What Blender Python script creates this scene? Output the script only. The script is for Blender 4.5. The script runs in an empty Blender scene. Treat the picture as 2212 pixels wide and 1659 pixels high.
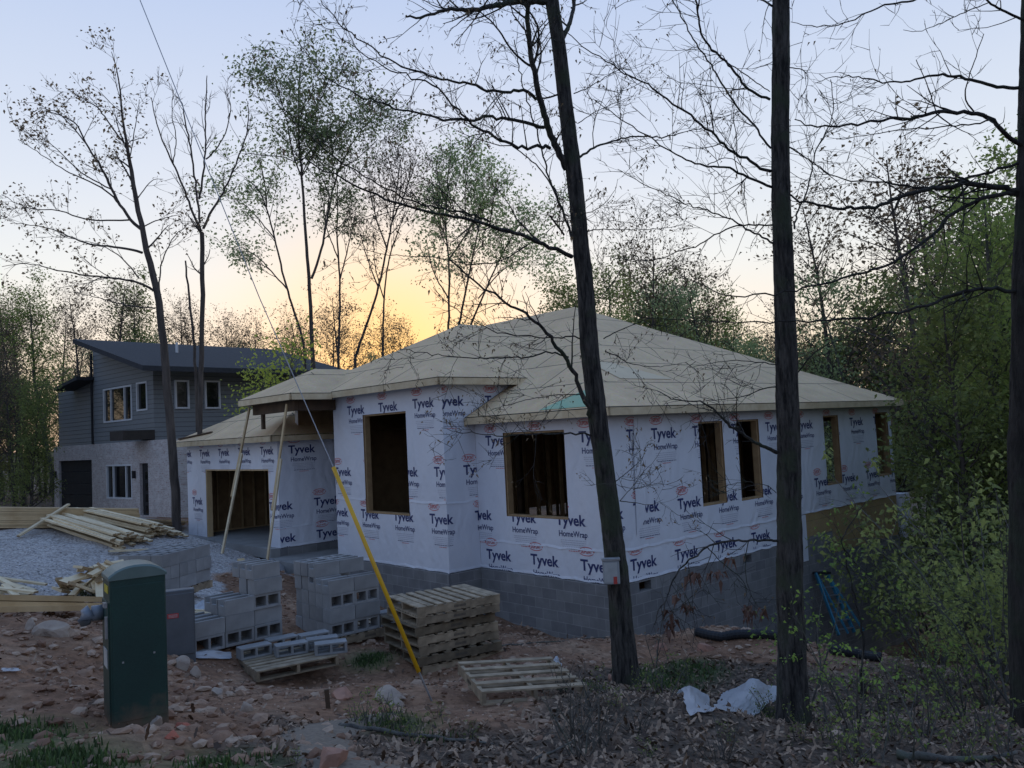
import bpy, math, random
import numpy as np
from mathutils import Vector, Matrix
C=bpy.context; S=C.scene
# ------------------------------------------------------------ camera
F0,PITCH,ROLL=1752.13,0.060657,-0.050074          # focal length in pixels of a 2212 px wide frame
cp,sp=math.cos(PITCH),math.sin(PITCH)
FW=np.array([0,cp,sp]); _R=np.array([1.,0,0]); _U=np.array([0,-sp,cp])
RT=math.cos(ROLL)*_R+math.sin(ROLL)*_U; UP=-math.sin(ROLL)*_R+math.cos(ROLL)*_U
cam=bpy.data.cameras.new('camera'); co=bpy.data.objects.new('camera',cam); S.collection.objects.link(co)
co.matrix_world=Matrix(((RT[0],UP[0],-FW[0],0),(RT[1],UP[1],-FW[1],0),(RT[2],UP[2],-FW[2],0),(0,0,0,1)))
cam.sensor_width=36; cam.lens=36*F0/2212; cam.clip_end=2000; cam.clip_start=.05
S.camera=co
# ------------------------------------------------------------ world, sun, exposure
SUNAZ=math.atan2(-250,F0)                          # the glow stands left of the roof ridge
W=bpy.data.worlds.new('World'); S.world=W; W.use_nodes=True
nt=W.node_tree; N=nt.nodes; L=nt.links; bg=N['Background']
sky=N.new('ShaderNodeTexSky'); sky.sky_type='NISHITA'; sky.sun_disc=False
sky.sun_elevation=math.radians(1.2); sky.sun_rotation=SUNAZ; sky.air_density=1.2; sky.dust_density=1.5; sky.ozone_density=2.5
tc=N.new('ShaderNodeTexCoord'); sep=N.new('ShaderNodeSeparateXYZ'); L.new(tc.outputs['Generated'],sep.inputs[0])
def ramp(fac,stops):
    r=N.new('ShaderNodeValToRGB'); L.new(fac,r.inputs[0]); e=r.color_ramp.elements
    while len(e)>1: e.remove(e[-1])
    e[0].position=stops[0][0]; e[0].color=(*stops[0][1],1)
    for p,c in stops[1:]:
        q=e.new(p); q.color=(*c,1)
    return r.outputs[0]
front=ramp(sep.outputs[2],[(0,(.76,.55,.38)),(.07,(.86,.70,.50)),(.13,(.88,.79,.68)),(.20,(.78,.79,.78)),(.30,(.65,.70,.79)),(.48,(.47,.56,.76)),(.8,(.22,.37,.70)),(1,(.18,.33,.68))])
back=ramp(sep.outputs[2],[(0,(.24,.24,.28)),(.12,(.31,.33,.41)),(.3,(.28,.36,.53)),(.8,(.24,.37,.64)),(1,(.20,.35,.68))])
def math_(op,a,b=None):
    m=N.new('ShaderNodeMath'); m.operation=op
    for i,x in enumerate((a,b)):
        if x is None: continue
        if isinstance(x,(int,float)): m.inputs[i].default_value=x
        else: L.new(x,m.inputs[i])
    return m.outputs[0]
def dotdir(v):
    d=N.new('ShaderNodeVectorMath'); d.operation='DOT_PRODUCT'; nz=N.new('ShaderNodeVectorMath'); nz.operation='NORMALIZE'
    L.new(tc.outputs['Generated'],nz.inputs[0]); L.new(nz.outputs[0],d.inputs[0]); d.inputs[1].default_value=v; return d.outputs['Value']
sd=(math.sin(SUNAZ),math.cos(SUNAZ),0)
mr=N.new('ShaderNodeMapRange'); mr.interpolation_type='SMOOTHSTEP'; L.new(dotdir(sd),mr.inputs[0]); mr.inputs[1].default_value=-.5; mr.inputs[2].default_value=.62
mx=N.new('ShaderNodeMixRGB'); L.new(mr.outputs[0],mx.inputs[0]); L.new(back,mx.inputs[1]); L.new(front,mx.inputs[2])
ge=math.radians(5.0); g=dotdir((math.sin(SUNAZ)*math.cos(ge),math.cos(SUNAZ)*math.cos(ge),math.sin(ge)))
gl=math_('MULTIPLY',math_('POWER',math_('MAXIMUM',g,0.0),85.0),.92)
mg=N.new('ShaderNodeMixRGB'); mg.blend_type='MIX'; L.new(gl,mg.inputs[0]); L.new(mx.outputs[0],mg.inputs[1]); mg.inputs[2].default_value=(1.05,.66,.22,1)
sm=N.new('ShaderNodeMixRGB'); sm.blend_type='ADD'; sm.inputs[0].default_value=.05; L.new(mg.outputs[0],sm.inputs[1]); L.new(sky.outputs[0],sm.inputs[2])
L.new(sm.outputs[0],bg.inputs[0]); bg.inputs[1].default_value=1.0
sl=bpy.data.lights.new('sun','SUN'); sl.energy=.05; sl.angle=math.radians(12); sl.color=(1,.72,.42)
so=bpy.data.objects.new('sun',sl); S.collection.objects.link(so)
so.rotation_euler=Vector((-sd[0]*math.cos(.05),-sd[1]*math.cos(.05),-math.sin(.05))).to_track_quat('-Z','Y').to_euler()
S.view_settings.view_transform='Standard'; S.view_settings.look='None'; S.view_settings.exposure=.13; S.view_settings.gamma=1
S.render.engine='CYCLES'
# ------------------------------------------------------------ pixel <-> place helpers (pixels of a 2212x1659 frame)
def ray(px,py): return FW+RT*(px-1106)/F0-UP*(py-829.5)/F0
def P(px,py,d): return ray(px,py)*d/1.0
def c1(x,y): return (x*.42984,y*.42984)
def c2(x,y): return (603.5+x*.42984,y*.42984)
def c3(x,y): return (1334.2+x*.42984,y*.42984)
def c2b(x,y): return (658.3+x*.3472,630.9+y*.3472)
def c3b(x,y): return (1261.8+x*.3472,630.9+y*.3472)
def c6(x,y): return (1316.6+x*.40475,1082.9+y*.40475)
TH=-.82994
HU=np.array([math.cos(TH),math.sin(TH),0]); HV=np.array([-math.sin(TH),math.cos(TH),0]); HO=np.array([-1.4854,16.9923,0])+HV*.8548
def H(a,b,z): return HO+HU*a+HV*b+np.array([0,0,z])
rng=np.random.default_rng(7); R=random.Random(7)
# ------------------------------------------------------------ mesh helpers
def link(o,parent=None):
    S.collection.objects.link(o)
    if parent is not None: o.parent=parent
    return o
def tag(o,label=None,cat=None,group=None,kind=None):
    for k,v in (('label',label),('category',cat),('group',group),('kind',kind)):
        if v: o[k]=v
    return o
def empty(name,loc=(0,0,0),rz=0,label=None,cat=None,group=None):
    o=bpy.data.objects.new(name,None); o.empty_display_size=.2; link(o); o.location=loc; o.rotation_euler=(0,0,rz)
    return tag(o,label,cat,group)
def copy_tree(o,parent=None):
    c=o.copy(); link(c); c.parent=parent
    for ch in o.children: copy_tree(ch,c)
    return c
class MB:
    def __init__(s): s.v=[]; s.f=[]; s.m=[]; s.uv=[]
    def face(s,pts,mi=0,uv=None):
        n=len(s.v); s.v+=[tuple(map(float,p)) for p in pts]; s.f.append(tuple(range(n,n+len(pts)))); s.m.append(mi); s.uv.append(uv)
    def box(s,lo,hi,mi=0,M=None):
        x0,y0,z0=lo; x1,y1,z1=hi
        q=[(x0,y0,z0),(x1,y0,z0),(x1,y1,z0),(x0,y1,z0),(x0,y0,z1),(x1,y0,z1),(x1,y1,z1),(x0,y1,z1)]
        s.hexa(q if M is None else [tuple(M@Vector(p)) for p in q],mi)
    def hexa(s,q,mi=0):
        n=len(s.v); s.v+=[tuple(map(float,p)) for p in q]
        for f in ((0,3,2,1),(4,5,6,7),(0,1,5,4),(1,2,6,5),(2,3,7,6),(3,0,4,7)): s.f.append(tuple(n+i for i in f)); s.m.append(mi); s.uv.append(None)
    def beam(s,a,b,w,h,mi=0,up=(0,0,1)):            # box section w x h along a->b
        a=np.array(a,float); b=np.array(b,float); d=b-a; d/=np.linalg.norm(d); up=np.array(up,float)
        x=np.cross(d,up); 
        if np.linalg.norm(x)<1e-4: x=np.array([1.,0,0])
        x/=np.linalg.norm(x); z=np.cross(x,d); x=x*w/2; z=z*h/2
        s.hexa([a-x-z,a+x-z,b+x-z,b-x-z,a-x+z,a+x+z,b+x+z,b-x+z],mi)
    def tube(s,pts,rad,n=8,mi=0,cap=True):
        pts=[np.array(p,float) for p in pts]; k=len(pts)
        if not hasattr(rad,'__len__'): rad=[rad]*k
        base=len(s.v); ref=np.array([.31,.17,.93])
        for i,p in enumerate(pts):
            t=pts[min(i+1,k-1)]-pts[max(i-1,0)]; t/=np.linalg.norm(t)+1e-9
            x=np.cross(t,ref); x/=np.linalg.norm(x)+1e-9; y=np.cross(t,x)
            for j in range(n):
                a=2*math.pi*j/n; s.v.append(tuple(p+(x*math.cos(a)+y*math.sin(a))*rad[i]))
        for i in range(k-1):
            for j in range(n):
                j2=(j+1)%n; s.f.append((base+i*n+j,base+i*n+j2,base+(i+1)*n+j2,base+(i+1)*n+j)); s.m.append(mi); s.uv.append(None)
        if cap:
            s.f.append(tuple(base+j for j in range(n))[::-1]); s.m.append(mi); s.uv.append(None)
            s.f.append(tuple(base+(k-1)*n+j for j in range(n))); s.m.append(mi); s.uv.append(None)
    def build(s,name,mats,parent=None,smooth=False,bevel=0,frame=None):
        me=bpy.data.meshes.new(name); me.from_pydata(s.v,[],s.f)
        if not isinstance(mats,(list,tuple)): mats=[mats]
        for m in mats: me.materials.append(m)
        me.polygons.foreach_set('material_index',s.m)
        if any(u is not None for u in s.uv):
            ul=me.uv_layers.new(name='UVMap')
            for p,u in zip(me.polygons,s.uv):
                if u is not None:
                    for li,c in zip(p.loop_indices,u): ul.data[li].uv=c
        if smooth: me.polygons.foreach_set('use_smooth',[True]*len(me.polygons))
        o=bpy.data.objects.new(name,me); link(o,parent)
        if bevel:
            md=o.modifiers.new('b','BEVEL'); md.width=bevel; md.segments=1; md.limit_method='ANGLE'
        return o
def npmesh(name,V,Fc,mat,parent=None,smooth=False,cols=None):  # V (n,3), Fc (m,k)
    me=bpy.data.meshes.new(name); m,k=Fc.shape
    me.vertices.add(len(V)); me.vertices.foreach_set('co',np.asarray(V,np.float32).ravel())
    me.loops.add(m*k); me.loops.foreach_set('vertex_index',Fc.astype(np.int32).ravel())
    me.polygons.add(m); me.polygons.foreach_set('loop_start',np.arange(0,m*k,k,dtype=np.int32)); 
    me.polygons.foreach_set('use_smooth',[smooth]*m)
    me.update(calc_edges=True)
    if cols is not None:
        for nm,arr in cols.items():
            a=me.attributes.new(nm,'FLOAT','POINT'); a.data.foreach_set('value',np.asarray(arr,np.float32))
    for mm in (mat if isinstance(mat,(list,tuple)) else [mat]): me.materials.append(mm)
    o=bpy.data.objects.new(name,me); return link(o,parent)
# ------------------------------------------------------------ materials
class NT:
    def __init__(s,name):
        s.m=bpy.data.materials.new(name); s.m.use_nodes=True; s.t=s.m.node_tree; s.n=s.t.nodes; s.l=s.t.links; s.b=s.n['Principled BSDF']; s.c=s.n.new('ShaderNodeTexCoord')
    def new(s,t,**k):
        x=s.n.new(t)
        for a,b in k.items():
            if a[0]=='_': s.set(x,a[1:].replace('_',' '),b)
            else: setattr(x,a,b)
        return x
    def set(s,x,inp,val):
        i=x.inputs[int(inp)] if inp.isdigit() else x.inputs[inp]
        if isinstance(val,bpy.types.NodeSocket): s.l.new(val,i)
        else: i.default_value=val if not (isinstance(val,tuple) and len(val)==3 and i.type=='RGBA') else (*val,1)
    def noise(s,scale,detail=4,rough=.55,vec=None,sc3=None):
        v=vec or s.c.outputs['Object']
        if sc3: mp=s.new('ShaderNodeMapping'); s.l.new(v,mp.inputs[0]); mp.inputs[3].default_value=sc3; v=mp.outputs[0]
        x=s.new('ShaderNodeTexNoise',_Scale=scale,_Detail=detail,_Roughness=rough); s.l.new(v,x.inputs[0]); return x.outputs[0]
    def ramp(s,f,stops):
        r=s.new('ShaderNodeValToRGB'); s.l.new(f,r.inputs[0]); e=r.color_ramp.elements
        while len(e)>1: e.remove(e[-1])
        e[0].position=stops[0][0]; e[0].color=(*stops[0][1],1)
        for p,c in stops[1:]: q=e.new(p); q.color=(*c,1)
        return r.outputs[0]
    def mix(s,f,a,b,mode='MIX'):
        x=s.new('ShaderNodeMixRGB',blend_type=mode); s.set(x,'0',f); s.set(x,'1',a); s.set(x,'2',b); return x.outputs[0]
    def bump(s,h,st=.3,dist=.02):
        x=s.new('ShaderNodeBump',_Strength=st,_Distance=dist); s.l.new(h,x.inputs['Height']); s.l.new(x.outputs[0],s.b.inputs['Normal'])
    def col(s,c): s.set(s.b,'Base Color',c)
    def rough(s,r): s.b.inputs['Roughness'].default_value=r
def lerp(a,b,t): return tuple(x+(y-x)*t for x,y in zip(a,b))
def basic(name,c,c2=None,scale=6,rough=.8,bump=0,bscale=None,sc3=None,rnd=0,metal=0,dist=.01,detail=4):
    t=NT(name); c2=c2 or tuple(x*.7 for x in c)
    n=t.noise(scale,detail,sc3=sc3); o=t.ramp(n,[(.3,c2),(.7,c)])
    if rnd:
        oi=t.new('ShaderNodeObjectInfo'); mr=t.new('ShaderNodeMapRange'); t.l.new(oi.outputs['Random'],mr.inputs[0]); mr.inputs[3].default_value=1-rnd; mr.inputs[4].default_value=1+rnd
        h=t.new('ShaderNodeHueSaturation'); t.l.new(o,h.inputs['Color']); t.l.new(mr.outputs[0],h.inputs['Value']); o=h.outputs[0]
    t.col(o); t.rough(rough); t.b.inputs['Metallic'].default_value=metal
    if bump: t.bump(t.noise(bscale or scale*3,4,sc3=sc3),bump,dist)
    return t.m
M={}
# house wrap: matt white sheet with creases and faint staple dimples
t=NT('wrap'); n=t.noise(.9,5); w=t.noise(2.2,3,sc3=(1,1,.35)); t.col(t.ramp(n,[(.25,(.66,.69,.76)),(.75,(.76,.78,.84))])); t.rough(.55)
n2=t.noise(14,2,.5,sc3=(1,1,.5)); wv=t.new('ShaderNodeTexWave',_Scale=1.1,_Distortion=9.,_Detail=3.,_1=1.1); wv.inputs['Distortion'].default_value=11; t.l.new(t.c.outputs['Object'],wv.inputs[0]); t.bump(t.mix(.38,t.mix(.25,w,n2),wv.outputs['Fac']),.55,.04); M['wrap']=t.m
M['ink_blue']=basic('ink_blue',(.020,.032,.13),(.028,.04,.15),3,.6)
M['ink_red']=basic('ink_red',(.55,.055,.065),(.6,.10,.10),3,.6)
M['ink_grey']=basic('ink_grey',(.42,.44,.52),(.46,.47,.54),3,.7)
M['lumber']=basic('lumber',(.58,.43,.24),(.44,.30,.15),3,.75,.15,12,(1,1,1),.14)
M['lumber_pale']=basic('lumber_pale',(.72,.60,.40),(.55,.42,.25),4,.75,.15,14,None,.16)
M['lumber_end']=basic('lumber_end',(.36,.25,.13),(.20,.13,.07),30,.85)
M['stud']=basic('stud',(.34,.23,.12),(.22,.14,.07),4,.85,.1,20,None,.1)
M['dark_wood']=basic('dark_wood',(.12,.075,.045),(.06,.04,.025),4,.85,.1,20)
M['pallet']=basic('pallet',(.38,.30,.205),(.17,.13,.085),7,.85,.3,24,None,.22)
M['pallet_dark']=basic('pallet_dark',(.20,.155,.10),(.09,.07,.045),7,.85,.3,24,None,.22)
M['slab']=basic('slab',(.34,.34,.33),(.22,.22,.22),1.2,.8,.2,20)
def board_mat(name,c,c2,w,h,gap=.003,rnd=.15):      # OSB sheets, UV in metres
    t=NT(name); uv=t.c.outputs['UV']
    br=t.new('ShaderNodeTexBrick'); t.l.new(uv,br.inputs[0]); br.offset=.5
    br.inputs['Scale'].default_value=1; br.inputs['Brick Width'].default_value=w; br.inputs['Row Height'].default_value=h; br.inputs['Mortar Size'].default_value=gap; br.inputs['Mortar Smooth'].default_value=.1; br.inputs['Bias'].default_value=0
    br.inputs['Color1'].default_value=(*c,1); br.inputs['Color2'].default_value=(*lerp(c,c2,.45),1); br.inputs['Mortar'].default_value=(*tuple(x*.18 for x in c),1)
    v=t.new('ShaderNodeTexVoronoi'); t.l.new(uv,v.inputs[0]); v.inputs['Scale'].default_value=26
    n=t.noise(2.2,5,vec=uv); o=t.mix(.16,br.outputs[0],v.outputs['Color'],'SOFT_LIGHT'); o=t.mix(.8,o,t.ramp(n,[(.3,(.80,.80,.80)),(.7,(1,1,1))]),'MULTIPLY')
    n3=t.noise(.45,4,vec=uv); o=t.mix(.7,o,t.ramp(n3,[(.35,(.84,.82,.80)),(.6,(1,1,1))]),'MULTIPLY')
    t.col(o); t.rough(.8); t.bump(v.outputs['Distance'],.15,.01); return t.m
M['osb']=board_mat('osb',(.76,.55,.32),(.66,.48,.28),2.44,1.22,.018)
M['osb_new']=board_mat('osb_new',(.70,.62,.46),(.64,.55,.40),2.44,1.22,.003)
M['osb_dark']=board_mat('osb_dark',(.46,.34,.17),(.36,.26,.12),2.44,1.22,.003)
def brick_mat(name,c,c2,mort,w,h,ms,bump=.4,spot=None,vec='Object',flip=True,rough=.9):
    t=NT(name); uv=t.c.outputs['UV']
    br=t.new('ShaderNodeTexBrick'); t.l.new(uv,br.inputs[0]); br.inputs['Scale'].default_value=1; br.inputs['Brick Width'].default_value=w; br.inputs['Row Height'].default_value=h; br.inputs['Mortar Size'].default_value=ms; br.inputs['Mortar Smooth'].default_value=.2; br.inputs['Bias'].default_value=-.2
    br.inputs['Color1'].default_value=(*c,1); br.inputs['Color2'].default_value=(*c2,1); br.inputs['Mortar'].default_value=(*mort,1)
    o=br.outputs[0]; n=t.noise(3.5,5,vec=uv); o=t.mix(.9,o,t.ramp(n,[(.3,(.72,.72,.72)),(.7,(1,1,1))]),'MULTIPLY')
    if spot: n2=t.noise(9,1,vec=uv,sc3=(1,2.2,1)); o=t.mix(t.ramp(n2,[(.60,(0,0,0)),(.66,(.7,.7,.7))]),o,spot)
    t.col(o); t.rough(rough); t.bump(br.outputs['Fac'],-bump,.01); return t.m
M['block_wall']=brick_mat('block_wall',(.25,.25,.25),(.17,.17,.18),(.33,.33,.33),.4064,.2032,.006,.25)
M['brick_white']=brick_mat('brick_white',(.60,.56,.54),(.50,.42,.40),(.62,.60,.58),.2,.07,.008,.6,(.30,.17,.14))
def lap_mat(name,c):
    t=NT(name); sx=t.new('ShaderNodeSeparateXYZ'); t.l.new(t.c.outputs['UV'],sx.inputs[0])
    m=t.new('ShaderNodeMath',operation='FRACT'); k=t.new('ShaderNodeMath',operation='MULTIPLY',_1=1/.19); t.l.new(sx.outputs[1],k.inputs[0]); t.l.new(k.outputs[0],m.inputs[0])
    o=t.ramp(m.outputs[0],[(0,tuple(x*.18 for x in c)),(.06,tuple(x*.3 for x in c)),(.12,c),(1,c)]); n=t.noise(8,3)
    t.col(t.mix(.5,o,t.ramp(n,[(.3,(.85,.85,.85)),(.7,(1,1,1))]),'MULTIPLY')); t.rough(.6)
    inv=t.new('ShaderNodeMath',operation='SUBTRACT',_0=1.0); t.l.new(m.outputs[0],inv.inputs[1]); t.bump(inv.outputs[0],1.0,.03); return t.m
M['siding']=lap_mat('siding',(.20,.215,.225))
M['siding_side']=M['siding']
M['block']=basic('block',(.31,.31,.31),(.22,.22,.22),4,.95,.35,90,None,.13,dist=.004)
M['shingle']=basic('shingle',(.045,.048,.055),(.03,.032,.037),9,.9,.5,30)
M['black']=basic('black',(.02,.021,.024),(.012,.012,.014),5,.85)
M['white_vinyl']=basic('white_vinyl',(.66,.68,.70),(.60,.62,.64),3,.45)
t=NT('glass'); t.col((.006,.008,.010)); t.rough(.04); t.b.inputs['Specular IOR Level'].default_value=.6; M['glass']=t.m
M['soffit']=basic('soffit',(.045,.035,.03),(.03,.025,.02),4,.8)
# bark and leaves
def bark(name,c,c2,sc=9,moss=None):
    t=NT(name); n=t.noise(sc,6,.65,sc3=(1,1,.16)); o=t.ramp(n,[(.38,c2),(.62,c)])
    if moss: n2=t.noise(2.5,4); o=t.mix(t.ramp(n2,[(.50,(0,0,0)),(.62,(1,1,1))]),o,moss)
    t.col(o); t.rough(.95); n4=t.noise(sc*2.6,4,.6,sc3=(1,1,.3)); t.bump(t.mix(.35,n,n4),1.0,.06); return t.m
M['bark_dark']=bark('bark_dark',(.045,.040,.036),(.014,.012,.011),16,(.032,.038,.026))
M['bark_near']=bark('bark_near',(.090,.082,.074),(.010,.009,.009),26,(.050,.060,.038))
M['bark_mid']=bark('bark_mid',(.115,.095,.082),(.055,.045,.04),8)
M['bark_grey']=bark('bark_grey',(.15,.14,.12),(.07,.065,.06),8,(.10,.11,.08))
def leaf(name,c,c2,tr=.35,scale=.7):
    t=NT(name); n=t.noise(scale,3); oi=t.new('ShaderNodeObjectInfo')
    ge=t.new('ShaderNodeNewGeometry'); r=t.new('ShaderNodeMath',operation='MULTIPLY_ADD',_1=.5); t.l.new(ge.outputs['Random Per Island'],r.inputs[0]); t.l.new(n,r.inputs[2])
    o=t.ramp(r.outputs[0],[(.35,c2),(1.0,c)]); mr=t.new('ShaderNodeMapRange',_3=.75,_4=1.3); t.l.new(oi.outputs['Random'],mr.inputs[0])
    h=t.new('ShaderNodeHueSaturation'); t.l.new(o,h.inputs['Color']); t.l.new(mr.outputs[0],h.inputs['Value']); o=h.outputs[0]
    t.col(o); t.rough(.65)
    tl=t.new('ShaderNodeBsdfTranslucent'); t.l.new(o,tl.inputs[0]); ms=t.new('ShaderNodeMixShader',_0=tr); t.l.new(t.b.outputs[0],ms.inputs[1]); t.l.new(tl.outputs[0],ms.inputs[2]); t.l.new(ms.outputs[0],t.n['Material Output'].inputs[0]); return t.m
M['leaf_young']=leaf('leaf_young',(.42,.50,.24),(.22,.29,.13),.6)
M['leaf_green']=leaf('leaf_green',(.32,.39,.10),(.13,.18,.055),.55)
M['leaf_woods']=leaf('leaf_woods',(.33,.37,.11),(.11,.14,.05),.55,.35)
M['leaf_bright']=leaf('leaf_bright',(.30,.44,.09),(.15,.25,.05),.5)
M['leaf_yellow']=leaf('leaf_yellow',(.46,.50,.09),(.24,.30,.05),.5)
M['leaf_rust']=leaf('leaf_rust',(.26,.19,.11),(.14,.10,.06),.5)
M['leaf_dead']=leaf('leaf_dead',(.16,.085,.06),(.10,.045,.03),.2)
M['litter']=leaf('litter',(.40,.29,.22),(.12,.08,.06),.1,3)
# ------------------------------------------------------------ the unfinished house
M['jamb']=basic('jamb',(.42,.29,.15),(.30,.19,.10),5,.8)
HE,HD,HC,HF=3.8114,.8548,4.4814,12.011
ZB,ZB2,ZSM,ZSB,ZG,ZSG=-2.8269,-2.2545,.2302,1.0778,-2.635,.092
GA,GB,GW=-6.07,-1.60,6.2
house=empty('unfinished_house',H(0,0,ZB),0,'house under construction in white house wrap with a bare board roof on grey blocks','house')
def adopt(o,parent=house):
    o.parent=parent; o.matrix_parent_inverse=parent.matrix_world.inverted() if parent.matrix_world!=Matrix() else Matrix.Translation(-parent.location); return o
house_inv=Matrix.Translation(-Vector(H(0,0,ZB)))
def part(mb,name,mats,parent=house,**k):
    o=mb.build(name,mats,parent,**k)
    if parent is house: o.matrix_parent_inverse=house_inv
    elif parent is not None and parent.get('_abs'): o.matrix_parent_inverse=Matrix.Translation(-parent.location)
    else: pass
    return o
def wall(name,p0,p1,z0,z1,holes=(),th=.16,mats=None,inset=0,parent=house,Hf=None,uvoff=0):
    """wall p0->p1 (outer face on the right-hand side), real openings with reveals"""
    Hf=Hf or H; p0=np.array(p0,float);p1=np.array(p1,float); Ln=np.linalg.norm(p1-p0); d=(p1-p0)/Ln; n=np.array([d[1],-d[0]])
    xs=sorted({0,Ln}|{h[0] for h in holes}|{h[1] for h in holes}); zs=sorted({z0,z1}|{h[2] for h in holes}|{h[3] for h in holes})
    xs=[x for x in xs if 0<=x<=Ln]; zs=[z for z in zs if z0<=z<=z1]
    def W_(s,z,t): q=p0+d*s-n*(t+inset); return Hf(q[0],q[1],z)
    def solid(i,j):
        if i<0 or j<0 or i>=len(xs)-1 or j>=len(zs)-1: return False
        cx=(xs[i]+xs[i+1])/2; cz=(zs[j]+zs[j+1])/2
        return not any(h[0]<cx<h[1] and h[2]<cz<h[3] for h in holes)
    mb=MB()
    for i in range(len(xs)-1):
        for j in range(len(zs)-1):
            if not solid(i,j): continue
            a,b,c,e=xs[i],xs[i+1],zs[j],zs[j+1]; uv=[(a+uvoff,c),(b+uvoff,c),(b+uvoff,e),(a+uvoff,e)]
            mb.face([W_(a,c,0),W_(b,c,0),W_(b,e,0),W_(a,e,0)],0,uv)
            mb.face([W_(b,c,th),W_(a,c,th),W_(a,e,th),W_(b,e,th)],2,uv)
            if not solid(i-1,j): mb.face([W_(a,c,th),W_(a,c,0),W_(a,e,0),W_(a,e,th)],1 if i else 0)
            if not solid(i+1,j): mb.face([W_(b,c,0),W_(b,c,th),W_(b,e,th),W_(b,e,0)],1 if i<len(xs)-2 else 0)
            if not solid(i,j-1): mb.face([W_(a,c,th),W_(b,c,th),W_(b,c,0),W_(a,c,0)],1)
            if not solid(i,j+1): mb.face([W_(a,e,0),W_(b,e,0),W_(b,e,th),W_(a,e,th)],1)
    o=part(mb,name,mats or [M['wrap'],M['stud'],M['stud']],parent); return o
# --- lettering: every print of the wrap is real flat ink, cut where the sheet is cut
def text_polys(txt,size,bold=.0,sx=1.0):
    cu=bpy.data.curves.new('t','FONT'); cu.body=txt; cu.size=size; cu.offset=bold; cu.resolution_u=3; cu.fill_mode='FRONT'
    o=bpy.data.objects.new('t',cu); S.collection.objects.link(o); dg=C.evaluated_depsgraph_get(); me=bpy.data.meshes.new_from_object(o.evaluated_get(dg))
    vs=[(v.co.x*sx,v.co.y) for v in me.vertices]; fs=[tuple(p.vertices) for p in me.polygons]
    bpy.data.objects.remove(o); bpy.data.curves.remove(cu); bpy.data.meshes.remove(me)
    x0=min(v[0] for v in vs); return [(x-x0,y) for x,y in vs],fs
def fit_text(txt,width,cap,bold):
    v,f=text_polys(txt,1,bold); w=max(x for x,y in v); c=max(y for x,y in text_polys('T',1,bold)[0]); return [(x*width/w,y*cap/c) for x,y in v],f
LOGO=[]   # list of (polygon, material)
def addlogo(vf,dx,dz,mi):
    v,f=vf
    for fc in f: LOGO.append(([(v[i][0]+dx,v[i][1]+dz) for i in fc],mi))
addlogo(fit_text('Tyvek',.78,.205,.024),0,-.20,0)
addlogo(fit_text('HomeWrap',.74,.110,.012),.065,-.415,0)
addlogo(fit_text('DUPONT',.27,.080,.018),.03,.115,1)
def arc(cx,cz,rx,rz,a0,a1,n=8,w=.013):
    for i in range(n):
        a=a0+(a1-a0)*i/n; b=a0+(a1-a0)*(i+1)/n
        LOGO.append(([(cx+rx*math.cos(a),cz+rz*math.sin(a)),(cx+rx*math.cos(b),cz+rz*math.sin(b)),(cx+(rx-w)*math.cos(b),cz+(rz-w)*math.sin(b)),(cx+(rx-w)*math.cos(a),cz+(rz-w)*math.sin(a))],1))
arc(.165,.152,.20,.085,.45,math.pi-.45); arc(.165,.152,.20,.085,math.pi+.45,2*math.pi-.45)
for sg in (-1,1): LOGO.append(([(.165+sg*.205,.152),(.165+sg*.175,.172),(.165+sg*.175,.132)],1))
for k,(x0,x1,mi) in enumerate([(.10,.76,2),(.10,.76,2),(.14,.74,2),(.14,.72,2),(.14,.74,0),(.30,.56,1)]):
    z=-.49-k*.04; h=.009 if mi==2 else .012; x=x0
    while x<x1:                                  # small print as dashes of word length
        w=.03+.05*R.random(); LOGO.append(([(x,z),(min(x+w,x1),z),(min(x+w,x1),z+h),(x,z+h)],mi)); x+=w+.012
LOGO.append(([(.80,-.20),(.812,-.20),(.812,-.188),(.80,-.188)],2)); LOGO.append(([(.82,-.41),(.832,-.41),(.832,-.398),(.82,-.398)],2))
def clip(poly,ax,lim,keep_less):
    out=[]; n=len(poly)
    for i in range(n):
        p,q=poly[i],poly[(i+1)%n]; a=(p[ax]<=lim)==keep_less or p[ax]==lim; b=(q[ax]<=lim)==keep_less or q[ax]==lim
        if a: out.append(p)
        if a!=b:
            t=(lim-p[ax])/(q[ax]-p[ax]); out.append((p[0]+(q[0]-p[0])*t,p[1]+(q[1]-p[1])*t))
    return out
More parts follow.
